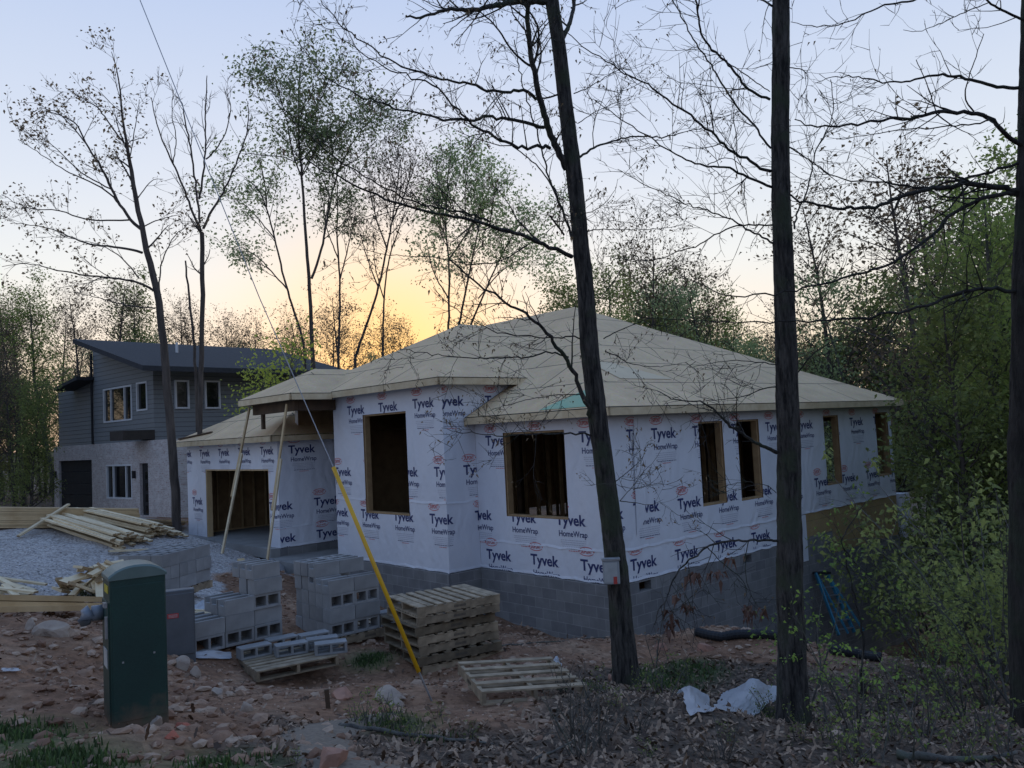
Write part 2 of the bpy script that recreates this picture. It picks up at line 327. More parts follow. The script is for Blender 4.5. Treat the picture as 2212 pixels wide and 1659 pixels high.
def lettering(p0,p1,z0,z1,holes,spots,proud=.005,name='printed_lettering'):
    p0=np.array(p0,float);p1=np.array(p1,float); Ln=np.linalg.norm(p1-p0); d=(p1-p0)/Ln; n=np.array([d[1],-d[0]]); mb=MB()
    for sp in spots:
        s0,zt=sp[0],sp[1]; sc=1
        lo,hi=(sp[2] if len(sp)>2 else (0,Ln)); zlo,zhi=(sp[3] if len(sp)>3 else (z0,z1))
        for poly,mi in LOGO:
            polys=[[(x*sc+s0,z*sc+zt) for x,z in poly]]
            def cutall(pl):
                for ax,lim,k in ((0,max(lo,.002),False),(0,min(hi,Ln-.002),True),(1,max(zlo,z0+.002),False),(1,min(zhi,z1),True)):
                    if any((q[ax]>lim) if k else (q[ax]<lim) for q in pl): pl=clip(pl,ax,lim,k)
                    if len(pl)<3: return []
                return pl
            polys=[cutall(p) for p in polys]; polys=[p for p in polys if len(p)>2]
            for h in holes:
                nx=[]
                for pl in polys:
                    xs=[q[0] for q in pl]; zs_=[q[1] for q in pl]
                    if max(xs)<=h[0] or min(xs)>=h[1] or max(zs_)<=h[2] or min(zs_)>=h[3]: nx.append(pl); continue
                    for reg in (((0,h[0],True),),((0,h[1],False),),((0,h[0],False),(0,h[1],True),(1,h[2],True)),((0,h[0],False),(0,h[1],True),(1,h[3],False))):
                        r=pl
                        for ax,lim,k in reg:
                            if len(r)>2: r=clip(r,ax,lim,k)
                        if len(r)>2: nx.append(r)
                polys=nx
            for pl in polys:
                mb.face([H(*(p0+d*x+n*proud),z) for x,z in pl],mi)
    if mb.f: return part(mb,name,[M['ink_blue'],M['ink_red'],M['ink_grey']])
def frame_lumber(p0,p1,hole,side=.038,dp=.14):       # 2x6 lining of a rough opening, standing 2 cm proud inside
    p0=np.array(p0,float);p1=np.array(p1,float); d=(p1-p0)/np.linalg.norm(p1-p0); n=np.array([d[1],-d[0]]); mb=MB(); a,b,c,e=hole; s=.003
    def bx(a0,a1,c0,c1):
        q=[]
        for z in (c0,c1):
            for (x,t) in ((a0,.035),(a1,.035),(a1,.030+dp),(a0,.030+dp)): pp=p0+d*x-n*t; q.append(H(pp[0],pp[1],z))
        mb.hexa(q,0)
    bx(a+s,a+side,c+side,e-side); bx(b-side,b-s,c+side,e-side); bx(a+s,b-s,c+s,c+side); bx(a+s,b-s,e-side,e-s)
    return mb
cw=[(-3.12+HC,-1.34+HC,-1.70,.61)]
ew=[(.90,2.67,-1.70,.02)]
fw=[(.66,.88,-1.63,-.60),(2.77,3.64,-1.68,.045),(4.20,5.07,-1.70,.045),(8.08,8.87,-1.68,.05),(11.03,11.82,-1.67,.07)]
fw_t=[(h[0],h[1],max(h[2],ZB2),h[3]) for h in fw]
WALLS={'C':((-HC+.004,-HD),(-.004,-HD)),'D':((0.,-HD+.002),(0.,0.0)),'E':((.004,0),(HE-.004,0)),'F':((HE,.002),(HE,HF)),'A':((GA-GW,GB),(GA-.004,GB)),'B':((GA,GB+.002),(GA,4.2))}
wall('front_wall',*WALLS['C'],ZB,ZSB+.05,cw); wall('bay_side_wall',*WALLS['D'],ZB,ZSB+.05); wall('bay_side_wall',(-.002,.003),(-.002,6.),ZSM+.06,ZSB+.05); wall('front_wall',*WALLS['E'],ZB,ZSM+.05,ew)
wall('side_wall',*WALLS['F'],ZB2,ZSM+.05,fw)
# lower strip of wrap lapping under the upper sheet, on the front and on the near part of the long side
for p0,p1,s1 in ((WALLS['F'][0],(HE,6.62),0),):
    wall('side_wall',p0,p1,ZB,ZB2-.001,inset=.006)
gd=[(1.46,GW-.55,ZG-.3,-.62)]
wall('garage_front_wall',*WALLS['A'],ZG,ZSG+.05,[(gd[0][0],gd[0][1],ZG-1,-.62)]); wall('garage_side_wall',*WALLS['B'],ZG,ZSG+.05)
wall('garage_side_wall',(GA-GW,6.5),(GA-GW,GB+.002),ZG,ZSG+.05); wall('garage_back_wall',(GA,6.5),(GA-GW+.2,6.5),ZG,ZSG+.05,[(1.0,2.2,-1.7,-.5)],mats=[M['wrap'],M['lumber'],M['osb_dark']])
wall('bay_side_wall',(-HC,3.0),(-HC,-HD-.0+.002),ZB,ZSB+.05); wall('entry_wall',(GA+.0,3.0),(-HC-.01,3.0),ZB,ZSB+.05,[(.3,1.3,ZB+.05,-.6)])
wall('back_wall',(HE-.2,HF),(-9.,HF),ZB,ZSM+.05,[(.25,1.9,-1.9,-.1),(3.,5.,-2.6,-.1),(7.,9.,-2.6,-.1)]); wall('far_side_wall',(-9.,HF-.2),(-9.,4.),ZB,ZSM+.05)
for key,hs in (('C',cw),('E',ew),('F',fw[1:])):
    for h in hs: part(frame_lumber(*WALLS[key],h),'window_frame',M['jamb'])
mb=MB(); a,b,c,e=gd[0]       # garage door opening lined with lumber
for x0,x1,z0,z1 in ((a+.003,a+.04,ZG,-.66),(b-.04,b-.003,ZG,-.66),(a+.003,b-.003,-.66,-.623)):
    mb.hexa([H(GA-GW+x,GB+t,z) for z in (z0,z1) for x,t in ((x0,.01),(x1,.01),(x1,.17),(x0,.17))])
part(mb,'door_frame',M['lumber'])
# ink
sc=HC
bay=[(-3.8+sc,.85),(-2.42+sc,.85),(-1.06+sc,.85),(-4.49+sc-.02,-.63),(-3.12+sc,-.63),(-1.75+sc,-.63),(-.38+sc,-.63)]+[(-3.35+sc+1.37*k,-1.62) for k in (-1,0,1,2)]
lettering(*WALLS['C'],ZB,ZSB,cw,bay)
dd=HD
lettering((0.,-HD+.002),(0.,3.),ZB,ZSB,[],[(-.27+dd-.78,.85,(0,9)),(.32+dd,.85),(-.37+dd,-.63,(0,dd)),(-.11+dd,-1.62,(0,dd)),(-.62,-1.62,(0,dd))])
lettering(*WALLS['E'],ZB,ZSM-.02,ew,[(.34,-.03),(1.70,-.03),(3.05,-.03),(-.35,-1.60),(1.0,-1.60),(2.33,-1.60),(.20,-2.42,(0,9),(ZB,ZB2-.03)),(1.56,-2.42,(0,9),(ZB,ZB2-.03)),(2.92,-2.42,(0,9),(ZB,ZB2-.03))][:6])
lettering(*WALLS['E'],ZB,ZSM-.02,ew,[(.20,-2.42),(1.56,-2.42),(2.92,-2.42)],.005)
lettering(*WALLS['F'],ZB2,ZSM-.02,fw_t,[(.47,-.04,(0,.72)),(1.21,-.04),(2.55,-.04),(3.95,-.04),(5.35,-.04),(6.75,-.04),(8.10,-.04),(9.49,-.04),(10.9,-.04),(-.52,-1.45,(0,.62)),(.55,-1.41),(1.91,-1.45),(3.25,-1.45),(4.65,-1.45),(6.0,-1.45),(7.41,-1.46),(8.82,-1.47),(10.22,-1.47),(11.6,-1.47)],.005)
lettering(*WALLS['F'],ZB+.0,ZB2-.01,[],[(.38,-2.42,(0,6.6)),(1.73,-2.42,(0,6.6)),(3.12,-2.42,(0,6.6)),(4.47,-2.42,(0,6.6)),(5.85,-2.42,(0,6.6))],-.001)
g0=GW-5.16; lettering(*WALLS['A'],ZG,ZSG,[(gd[0][0],gd[0][1],-9,-.62)],[(g0-1.43,-.03),(g0,-.03),(g0+1.40,-.03),(g0+2.78,-.03),(g0+4.17,-.03),(g0-.65,-1.48),(g0+4.6,-1.48)])
lettering(*WALLS['B'],ZG,ZSG,[],[(.30,-.03),(-.40,-1.47),(.99,-1.45),(-.34,-2.30),(1.03,-2.30)])
# seams: upper sheets of wrap lap over the lower ones
def seam(p0,p1,z,amp=.012,hgt=.05,proud=.007):
    p0=np.array(p0,float);p1=np.array(p1,float); Ln=np.linalg.norm(p1-p0); d=(p1-p0)/Ln; n=np.array([d[1],-d[0]]); mb=MB(); k=int(Ln/.18)+2
    zz=[z+amp*math.sin(i*1.7)+amp*.8*R.uniform(-1,1) for i in range(k)]; pr=[proud+.008*R.random() for _ in range(k)]
    for i in range(k-1):
        a,b=Ln*i/(k-1),Ln*(i+1)/(k-1); q=lambda s,zc,t:H(*(p0+d*s+n*t),zc)
        mb.face([q(a,zz[i],pr[i]),q(b,zz[i+1],pr[i+1]),q(b,zz[i+1]+hgt,.001),q(a,zz[i]+hgt,.001)]); mb.face([q(b,zz[i+1],pr[i+1]),q(a,zz[i],pr[i]),q(a,zz[i]+.001,.0),q(b,zz[i+1]+.001,.0)])
    return mb
SE=[]
for p0,p1,z in ((*WALLS['E'],ZB2),(WALLS['F'][0],(HE,6.6),ZB2+.01),(WALLS['C'][0],(-3.13,-HD),-1.41),((-1.33,-HD),(0,-HD),-1.41),((0,-HD),(0,0),-1.41),(*WALLS['B'],-2.15),(*WALLS['C'],ZB+.012),(*WALLS['E'],ZB+.012),((0,-HD),(0,0),ZB+.012),(WALLS['F'][0],(HE,6.6),ZB+.012),((HE,6.8),(HE,HF),ZB2+.01),(*WALLS['B'],ZG+.012)):
    part(seam(p0,p1,z),'wrap_seam',M['wrap'],smooth=True)
# torn patch of wrap over the small window of the long side, corner strips
mb=MB(); mb.face([H(HE+.012,.60,-2.0),H(HE+.02,.86,-1.72),H(HE+.03,.93,-.9),H(HE+.012,.92,.12),H(HE+.01,.70,.16),H(HE+.02,.63,-.8)]); part(mb,'wrap_flap',M['wrap'])
mb=MB(); mb.hexa([H(a,b,z) for z in (-3.34,ZB2-.02) for a,b in ((HE-.08,6.64),(HE+.012,6.64),(HE+.012,6.86),(HE-.08,6.86))]); part(mb,'wrap_strip',M['wrap'])
mb=MB(); mb.hexa([H(a,b,z) for z in (-3.5,ZB2) for a,b in ((HE-.6,HF+.25),(HE+.05,HF+.25),(HE+.05,HF+.75),(HE-.6,HF+.75))]); part(mb,'wrap_strip',M['wrap'])
# bare board band under the wrap and the block foundation
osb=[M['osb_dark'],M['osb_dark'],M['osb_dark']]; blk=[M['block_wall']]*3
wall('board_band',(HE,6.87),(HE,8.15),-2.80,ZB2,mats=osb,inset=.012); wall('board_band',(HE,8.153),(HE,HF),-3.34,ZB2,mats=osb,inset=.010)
fo=-.02
wall('foundation_wall',(-HC-.02,-HD-.02),(.02,-HD-.02),-5,ZB-.012,mats=blk,inset=fo); wall('foundation_wall',(.02,-HD),(.02,0),-5,ZB-.012,mats=blk,inset=fo,uvoff=.2); wall('foundation_wall',(.05,0.-.02),(HE-.002,-.02),-6,ZB-.012,mats=blk,inset=fo)
wall('foundation_wall',(HE,-.018),(HE,6.84),-9,ZB-.012,[(.61,.96,-3.03,-2.86),(4.11,4.45,-3.03,-2.86)],mats=blk,inset=.0,uvoff=.1)
wall('foundation_wall',(HE,6.843),(HE,8.15),-9,-2.803,mats=blk,inset=.003,uvoff=.1); wall('foundation_wall',(HE,8.153),(HE,HF+.8),-9,-3.343,mats=blk,inset=.003,uvoff=.1)
wall('foundation_wall',(GA-GW,GB-.01),(GA,GB-.01),-5,ZG-.012,[],mats=blk,inset=.02); wall('foundation_wall',(GA,GB+.0),(GA,4.),-5,ZG-.012,mats=blk,inset=-.01); wall('foundation_wall',(-HC,3.),(-HC,-HD+.01),-5,ZB-.012,mats=blk,inset=-.01)
# dark vent openings get a back so one does not look under the house
def slab_(name,a0,a1,b0,b1,z0,z1,mat): mb=MB(); mb.hexa([H(a,b,z) for z in (z0,z1) for a,b in ((a0,b0),(a1,b0),(a1,b1),(a0,b1))]); return part(mb,name,mat)
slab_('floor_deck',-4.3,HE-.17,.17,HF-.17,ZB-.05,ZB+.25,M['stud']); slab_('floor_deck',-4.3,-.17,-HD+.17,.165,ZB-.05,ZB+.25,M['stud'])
slab_('garage_slab',GA-GW-.0,GA-.02,GB-.25,6.4,ZG-.25,ZG+.0,M['slab'])
slab_('porch_slab',GA+.03,-HC-.03,-2.0,2.95,ZB-.6,ZB-.02,M['slab'])
# interior studs, one frame per partition
def studs(a0,b0,a1,b1,z0,z1,step=.406,mat=None,name='stud_frame'):
    mb=MB(); p0=np.array([a0,b0],float); p1=np.array([a1,b1],float); Ln=np.linalg.norm(p1-p0); d=(p1-p0)/Ln; n=np.array([d[1],-d[0]])
    def bx(s0,s1,c0,c1,t=.045): mb.hexa([H(*(p0+d*s-n*tt),z) for z in (c0,c1) for s,tt in ((s0,-t),(s1,-t),(s1,t),(s0,t))])
    s=0
    while s<Ln: bx(s,s+.038,z0+.04,z1-.04); s+=step
    bx(0,Ln,z0,z0+.039); bx(0,Ln,z1-.039,z1); return part(mb,name,mat or M['stud'])
FLZ=ZB+.255
studs(-3.9,2.4,3.4,2.4,FLZ,ZSM); studs(-1.4,.3,-1.4,8.,FLZ,ZSM); studs(2.2,4.8,2.2,11.,FLZ,ZSM); studs(-4,5.6,3.5,5.6,FLZ,ZSM); studs(-3.9,9.2,1.8,9.2,FLZ,ZSM); studs(-3.6,.9,-.4,.9,FLZ,ZSB,.3)
studs(-1.0,-.5,-1.0,2.2,FLZ,ZSB,.406)
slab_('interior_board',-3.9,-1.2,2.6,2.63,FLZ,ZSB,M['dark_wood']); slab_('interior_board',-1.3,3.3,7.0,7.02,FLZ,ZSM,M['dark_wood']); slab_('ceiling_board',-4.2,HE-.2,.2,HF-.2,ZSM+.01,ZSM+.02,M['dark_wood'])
studs(GA-GW+.25,GB+.4,GA-GW+.25,6.2,ZG+.005,ZSG,.406,M['lumber']); studs(GA-GW+.3,6.2,GA-.3,6.2,ZG+.005,ZSG,.406,M['lumber']); studs(GA-.25,GB+.4,GA-.25,6.2,ZG+.005,ZSG,.406,M['lumber'])
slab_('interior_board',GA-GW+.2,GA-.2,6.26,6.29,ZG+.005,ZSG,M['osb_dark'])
# roofs
roof=empty('roof'); roof.parent=house; roof.location=(0,0,0)
def rpart(mb,name,mats,parent=None,**k):
    o=mb.build(name,mats,parent or roof,**k); o.location=-Vector(H(0,0,ZB)); return o
def roof_planes(mb,faces,mi=0):
    for pts,ed in faces:      # pts in house coords, ed = eave direction
        W3=[H(*p) for p in pts]; e3=HU*ed[0]+HV*ed[1]; nrm=np.cross(W3[1]-W3[0],W3[2]-W3[0]); nrm/=np.linalg.norm(nrm)
        if nrm[2]<0: W3=W3[::-1]; nrm=-nrm
        up=np.cross(nrm,e3); up*=np.sign(up[2]); z0=min(W3,key=lambda p:p[2])
        mb.face(W3,mi,[(float((p-z0)@e3)+50,float((p-z0)@up)) for p in W3])
def fascia(mb,pts,z0,z1,t=.04):
    for (a0,b0),(a1,b1) in zip(pts[:-1],pts[1:]):
        d=np.array([a1-a0,b1-b0],float); d/=np.linalg.norm(d); n=np.array([d[1],-d[0]])*t
        mb.hexa([H(a,b,z) for z in (z0,z1) for a,b in ((a0-n[0],b0-n[1]),(a0,b0),(a1,b1),(a1-n[0],b1-n[1]))])
oh=.29; fh=.142
zm=ZSM+fh+.012; a1=HE+oh; b0=-oh; b1=HF+oh; am=a1-6.54; bm=(b0+b1)/2; zt=3.575; al=-13.; 
mb=MB(); roof_planes(mb,[([(0,b0,zm),(a1,b0,zm),(am,bm,zt),(-6.4,bm,zt),(-6.4,b0,zm)],(1,0)),([(a1,b0,zm),(a1,b1,zm),(am,bm,zt)],(0,1)),([(a1,b1,zm),(al,b1,zm),(-6.4,bm,zt),(am,bm,zt)],(1,0)),([(al,b1,zm),(al,5.,zm),(-6.4,bm,zt)],(0,1))])
# front plane is cut where the bay wall stands: keep it right of a=0.02, and above the bay eave only
mb=MB(); sl=(zt-zm)/(bm-b0); bx_=b0+(1.16-zm)/sl
roof_planes(mb,[([(.02,b0,zm),(a1,b0,zm),(am,bm,zt),(-6.4,bm,zt),(-6.4,bx_,1.16),(.02,bx_,1.16)],(1,0)),([(a1,b0,zm),(a1,b1,zm),(am,bm,zt)],(0,1)),([(a1,b1,zm),(al,b1,zm),(-6.4,bm,zt),(am,bm,zt)],(1,0)),([(al,b1,zm),(al,5.,zm),(-6.4,bm,zt)],(0,1))])
rpart(mb,'roof_deck',M['osb'])
mb=MB(); fascia(mb,[(.02,b0),(a1,b0),(a1,b1),(al,b1)],ZSM,ZSM+fh); mb.hexa([H(a,b,z) for z,s in ((zm-.19,0),(zm-.01,0)) for a,b in ((.018,b0-.01),(.022,b0-.01),(.022,b0+.05),(.018,b0+.05))]); rpart(mb,'fascia_board',M['lumber_pale'])
mb=MB(); z=ZSM+.03
for q in ([(.02,b0+.04),(a1-.04,b0+.04),(a1-.04,.10),(.02,.10)],[(HE-.10,.1),(a1-.04,.1),(a1-.04,b1-.04),(HE-.10,b1-.04)]): mb.face([H(*p,z) for p in q][::-1])
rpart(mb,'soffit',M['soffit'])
# replaced sheets: a fresh pale one and a green one
def sheet(name,b_0,b_1,u0,u1,mat,plane='F',shear=0):
    mb=MB(); f=lambda b,u:H(a1-u,b,zm+u*(zt-zm)/6.54+.012)
    mb.face([f(b_0,u0),f(b_1,u0),f(b_1-shear,u1),f(b_0+shear*.0,u1)][:],0,[(0,0),(2.4,0),(2.4,1.2),(0,1.2)]); rpart(mb,name,mat)
M['sheet_pale']=basic('sheet_pale',(.70,.56,.36),(.64,.51,.33),3,.8); M['sheet_green']=basic('sheet_green',(.26,.46,.30),(.36,.46,.28),5,.7)
sheet('pale_sheet',1.55,3.3,1.25,2.15,M['sheet_pale'],shear=1.0)
mb=MB(); f=lambda a,u:H(a,b0+u,zm+u*sl+.012); mb.face([f(2.25,.05),f(3.55,.05),f(3.05,.95)]); rpart(mb,'green_sheet',M['sheet_green'])
# bay / cross roof
zb_=ZSB+fh+.012; L0,L1,B0=-6.6,.29,-1.145; ar=(L0+L1)/2; br_=B0+(L1-L0)/2; zr=zb_+.503*(L1-L0)/2
mb=MB(); roof_planes(mb,[([(L0,B0,zb_),(L1,B0,zb_),(ar,br_,zr)],(1,0)),([(L1,B0,zb_),(L1,3.,zb_),(ar,6.4,zr),(ar,br_,zr)],(0,1)),([(L0,4.9,zb_),(L0,B0,zb_),(ar,br_,zr),(ar,6.4,zr)],(0,1))]); rpart(mb,'roof_deck',M['osb'])
mb=MB(); fascia(mb,[(L0,5.),(L0,B0),(L1,B0),(L1,3.)],ZSB,ZSB+fh); rpart(mb,'fascia_board',M['lumber_pale'])
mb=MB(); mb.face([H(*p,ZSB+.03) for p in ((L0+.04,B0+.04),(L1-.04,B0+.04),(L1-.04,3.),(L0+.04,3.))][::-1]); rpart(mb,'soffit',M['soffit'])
wall('gable_side_wall',(-6.4,3.),(-6.4,-.9),.3,ZSB+.04)
# porch roof
zp=1.05+fh+.012; Q0,Q1,B2=-6.9,-4.0,-2.25; aq=(Q0+Q1)/2; bq=B2+(Q1-Q0)/2; zq=zp+.5*(Q1-Q0)/2
mb=MB(); roof_planes(mb,[([(Q0,B2,zp),(Q1,B2,zp),(aq,bq,zq)],(1,0)),([(Q1,B2,zp),(Q1,.3,zp),(aq,1.9,zq),(aq,bq,zq)],(0,1)),([(Q0,1.,zp),(Q0,B2,zp),(aq,bq,zq),(aq,1.9,zq)],(0,1))]); rpart(mb,'roof_deck',M['osb'])
mb=MB(); fascia(mb,[(Q0,0.4),(Q0,B2),(Q1,B2),(Q1,B0-.003)],1.05,1.05+fh); rpart(mb,'fascia_board',M['lumber_pale'])
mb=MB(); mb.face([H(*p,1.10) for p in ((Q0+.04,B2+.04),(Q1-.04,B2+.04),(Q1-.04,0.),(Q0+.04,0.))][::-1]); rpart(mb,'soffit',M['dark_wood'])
mb=MB()
for (x0,y0,x1,y1) in ((Q0+.3,B2+.26,Q1-.3,B2+.36),(Q1-.40,B2+.365,Q1-.30,-HD-.03)): mb.hexa([H(a,b,z) for z in (.80,1.06) for a,b in ((x0,y0),(x1,y0),(x1,y1),(x0,y1))])
rpart(mb,'porch_beam',M['dark_wood'])
mb=MB(); mb.hexa([H(a,b,z) for z in (.42,.80) for a,b in ((-6.15,B2+.27),(-6.06,B2+.27),(-6.06,B2+.35),(-6.15,B2+.35))]); rpart(mb,'stub_post',M['dark_wood'])
# garage roof
zg_=ZSG+fh+.012; K0,K1,B3=GA-GW-.33,GA+.33,GB-.33; ak=(K0+K1)/2; bk=B3+(K1-K0)/2; zk=zg_+.5*(K1-K0)/2
mb=MB(); roof_planes(mb,[([(K0,B3,zg_),(K1,B3,zg_),(ak,bk,zk)],(1,0)),([(K1,B3,zg_),(K1,9.,zg_),(ak,9.,zk),(ak,bk,zk)],(0,1)),([(K0,9.,zg_),(K0,B3,zg_),(ak,bk,zk),(ak,9.,zk)],(0,1))]); rpart(mb,'roof_deck',M['osb'])
mb=MB(); fascia(mb,[(K0,8.),(K0,B3),(K1,B3),(K1,4.)],ZSG,ZSG+fh); rpart(mb,'fascia_board',M['lumber_pale'])
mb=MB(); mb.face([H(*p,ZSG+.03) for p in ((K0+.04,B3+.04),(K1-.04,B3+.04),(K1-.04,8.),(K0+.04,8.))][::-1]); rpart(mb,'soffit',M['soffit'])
mb=MB(); f=lambda a,u:H(a,B3+u,zg_+u*.5+.03); mb.beam(f(K0+.3,.12),f(K0+2.1,.42),.09,.04); o=mb.build('loose_board',M['dark_wood']); tag(o,'short brown board lying loose on the garage roof near its left eave','board')
# ------------------------------------------------------------ neighbour house
AZ=math.radians(49.3); NU=np.array([math.sin(AZ),-math.cos(AZ),0]); NV=np.array([math.cos(AZ),math.sin(AZ),0]); NO=P(370,1117,31.)
def NH(a,b,z): return np.array([NO[0],NO[1],0])+NU*a+NV*b+np.array([0,0,z])
def nb(px,py,b):           # point of the plane b=const seen at a pixel -> (a,z)
    d=ray(px,py); t=(b+NO@NV)/(d@NV); q=d*t; return float((q-NO)@NU),float(q[2])
def na(px,py,a):
    d=ray(px,py); t=(a+NO@NU)/(d@NU); q=d*t; return float((q-NO)@NV),float(q[2])
NZ=NO[2]-.3
nh=empty('neighbour_house',NH(0,0,NO[2]),0,'finished two storey house with dark siding above pale brick and a slanted dark roof','house'); nh['_abs']=1
def npart(mb,name,mats,parent=nh,**k):
    o=mb.build(name,mats,parent,**k)
    o.matrix_parent_inverse=Matrix.Translation(-nh.location) if parent is nh else Matrix(); return o
def nwall(name,p0,p1,z0,z1,holes,mats,inset=0,th=.2):
    return wall(name,p0,p1,z0,z1,holes,th,mats,inset,parent=nh,Hf=NH)
def part_n(mb,name,mats,parent=None,**k): return npart(mb,name,mats,**k)
aL=nb(117,1035,0)[0]; zbt=nb(370,948,0)[1]; 
g=[nb(127,996,0),nb(200,1107,0)]; w=[nb(229,1004,0),nb(286,1079,0)]; dr=[nb(301,1001,0),nb(322,1113,0)]
hl=[(g[0][0]-aL,g[1][0]-aL,NZ,g[0][1]),(w[0][0]-aL,w[1][0]-aL,w[1][1],w[0][1]),(dr[0][0]-aL,dr[1][0]-aL,NO[2],dr[0][1])]
brk=[M['brick_white']]*3; sid=[M['siding'],M['white_vinyl'],M['soffit']]
def part(mb,name,mats,parent=house,**k):
    o=mb.build(name,mats,parent,**k)
    o.matrix_parent_inverse=house_inv if parent is house else (Matrix.Translation(-nh.location) if parent is nh else Matrix()); return o
nwall('brick_wall',(aL,0),(0,0),NZ,zbt,hl,brk); nwall('brick_wall',(0,.002),(0,.9),NZ,zbt,[],brk)
def pane_window(x0,x1,z0,z1,b,mull=(),side=None,fr=.07):
    """white framed window at plane b (front) or side wall a=side, x along the wall"""
    T=(lambda x,t,z:NH(x,b+t,z)) if side is None else (lambda x,t,z:NH(side-t+.065,x,z))
    mb=MB()
    def bx(a0,a1,c0,c1,t0,t1): mb.hexa([T(a,t,z) for z in (c0,c1) for a,t in ((a0,t0),(a1,t0),(a1,t1),(a0,t1))])
    bx(x0,x0+fr,z0,z1,-.03,.08); bx(x1-fr,x1,z0,z1,-.03,.08); bx(x0+fr,x1-fr,z0,z0+fr,-.03,.08); bx(x0+fr,x1-fr,z1-fr,z1,-.03,.08)
    for m in mull: xm=x0+(x1-x0)*m; bx(xm-.03,xm+.03,z0+fr,z1-fr,-.02,.07)
    o=npart(mb,'window',M['white_vinyl']); m2=MB()
    m2.face([T(x0+fr,.05,z0+fr),T(x1-fr,.05,z0+fr),T(x1-fr,.05,z1-fr),T(x0+fr,.05,z1-fr)]); p=m2.build('pane',M['glass'],o); return o
pane_window(w[0][0],w[1][0],w[1][1],w[0][1],.02,(.27,.76))
mb=MB(); a0,a1_,z1_=g[0][0],g[1][0],g[0][1]
for k in range(5):
    h=(z1_-NZ)/5; mb.hexa([NH(a,b,z) for z in (NZ+k*h+.01,NZ+(k+1)*h-.01) for a,b in ((a0+.01,.10),(a1_-.01,.10),(a1_-.01,.15),(a0+.01,.15))])
npart(mb,'garage_door',M['black'])
mb=MB(); mb.hexa([NH(a,b,z) for z in (NO[2],dr[0][1]) for a,b in ((dr[0][0]+.01,.12),(dr[1][0]-.01,.12),(dr[1][0]-.01,.17),(dr[0][0]+.01,.17))]); dro=npart(mb,'front_door',M['black'])
mb=MB()
for k in range(4): mb=MB(); z=dr[0][1]-.35-k*.45; mb.hexa([NH(a,b,zz) for zz in (z-.3,z) for a,b in ((dr[1][0]-.5,.105),(dr[1][0]-.15,.105),(dr[1][0]-.15,.119),(dr[1][0]-.5,.119))]); mb.build('door_glass',M['glass'],dro)
aR=nb(335,1000,.25)[0]; bU=.25       # upper storey stands a little behind the brick
t0=nb(330,795,bU)[1]; aS=nb(203,900,bU)[0]; tS=nb(200,755,bU)[1]; aU=nb(121,900,bU)[0]; tU=nb(121,850,bU)[1]; tU2=nb(203,838,bU)[1]
def gable(mb,pts,mi=0,f=NH,plane='b'):
    mb.face([f(*p) for p in pts],mi,[((p[0] if plane=='b' else p[1]),p[2]) for p in pts])
def upper_holes(mb,poly_left,poly_right,zl,zr,zbot,holes,b):
    xs=sorted({poly_left,poly_right}|{h[0] for h in holes}|{h[1] for h in holes}); zt_=lambda x:zl+(zr-zl)*(x-poly_left)/(poly_right-poly_left)
    for x0,x1 in zip(xs[:-1],xs[1:]):
        hs=[h for h in holes if h[0]<(x0+x1)/2<h[1]]; z=zbot
        for h in hs: gable(mb,[(x0,b,z),(x1,b,z),(x1,b,h[2]),(x0,b,h[2])]); z=h[3]
        gable(mb,[(x0,b,z),(x1,b,z),(x1,b,zt_(x1)),(x0,b,zt_(x0))])
uw=[nb(223.5,841,bU),nb(286,905,bU)]; us=[nb(295,827,bU),nb(319,886,bU)]
H1=(uw[0][0],uw[1][0],uw[1][1]-.05,uw[0][1]); H2=(us[0][0],us[1][0],us[1][1],us[0][1])
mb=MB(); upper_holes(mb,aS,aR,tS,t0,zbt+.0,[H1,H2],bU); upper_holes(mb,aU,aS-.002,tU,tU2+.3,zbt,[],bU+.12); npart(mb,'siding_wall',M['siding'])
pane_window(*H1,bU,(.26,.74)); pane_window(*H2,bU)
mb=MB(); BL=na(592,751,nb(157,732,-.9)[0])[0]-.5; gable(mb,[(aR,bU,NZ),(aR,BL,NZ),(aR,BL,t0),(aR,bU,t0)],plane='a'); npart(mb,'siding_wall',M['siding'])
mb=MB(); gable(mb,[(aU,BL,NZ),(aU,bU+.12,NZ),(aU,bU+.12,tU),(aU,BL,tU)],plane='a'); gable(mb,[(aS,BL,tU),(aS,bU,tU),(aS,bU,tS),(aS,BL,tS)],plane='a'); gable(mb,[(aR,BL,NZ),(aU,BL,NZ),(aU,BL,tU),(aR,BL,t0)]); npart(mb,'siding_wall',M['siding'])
for (x0,y0,x1,y1) in ((375.5,821,408,883),(440,822,475,883),(372,998,404,1058)):
    p,q=na(x0,y0,aR),na(x1,y1,aR); pane_window(p[0],q[0],q[1],p[1],0,side=aR)
# roof slab: high left edge, low right edge, overhangs
def slabroof(a0,z0,a1,z1,b0,b1,th=.2,mat='shingle'):
    mb=MB(); mb.hexa([NH(a,b,z+dz) for dz in (-th,0) for a,z,b in ((a0,z0,b0),(a1,z1,b0),(a1,z1,b1),(a0,z0,b1))]); return mb
bF=-.9; pL=nb(157,732,bF); pR=nb(308,789,bF); bR=na(592,751,pL[0])[0]; npart(slabroof(pL[0],pL[1],pR[0],pR[1],bF,bR),'roof',M['shingle'])
qL=nb(116,838,-.5); qR=(aS+.1,nb(201,806,-.5)[1]); npart(slabroof(qL[0],qL[1],qR[0],qR[1],-.5,BL,.14),'lower_roof',M['shingle'])
mb=MB(); c0,c1_=nb(237,937,-1.),nb(331,951,-1.); zc=c0[1]; mb.hexa([NH(a,b,z) for z in (zbt+.05,zbt+.42) for a,b in ((c0[0],-1.),(aR+.05,-1.),(aR+.05,bU-.003),(c0[0],bU-.003))]); npart(mb,'door_canopy',M['soffit'])
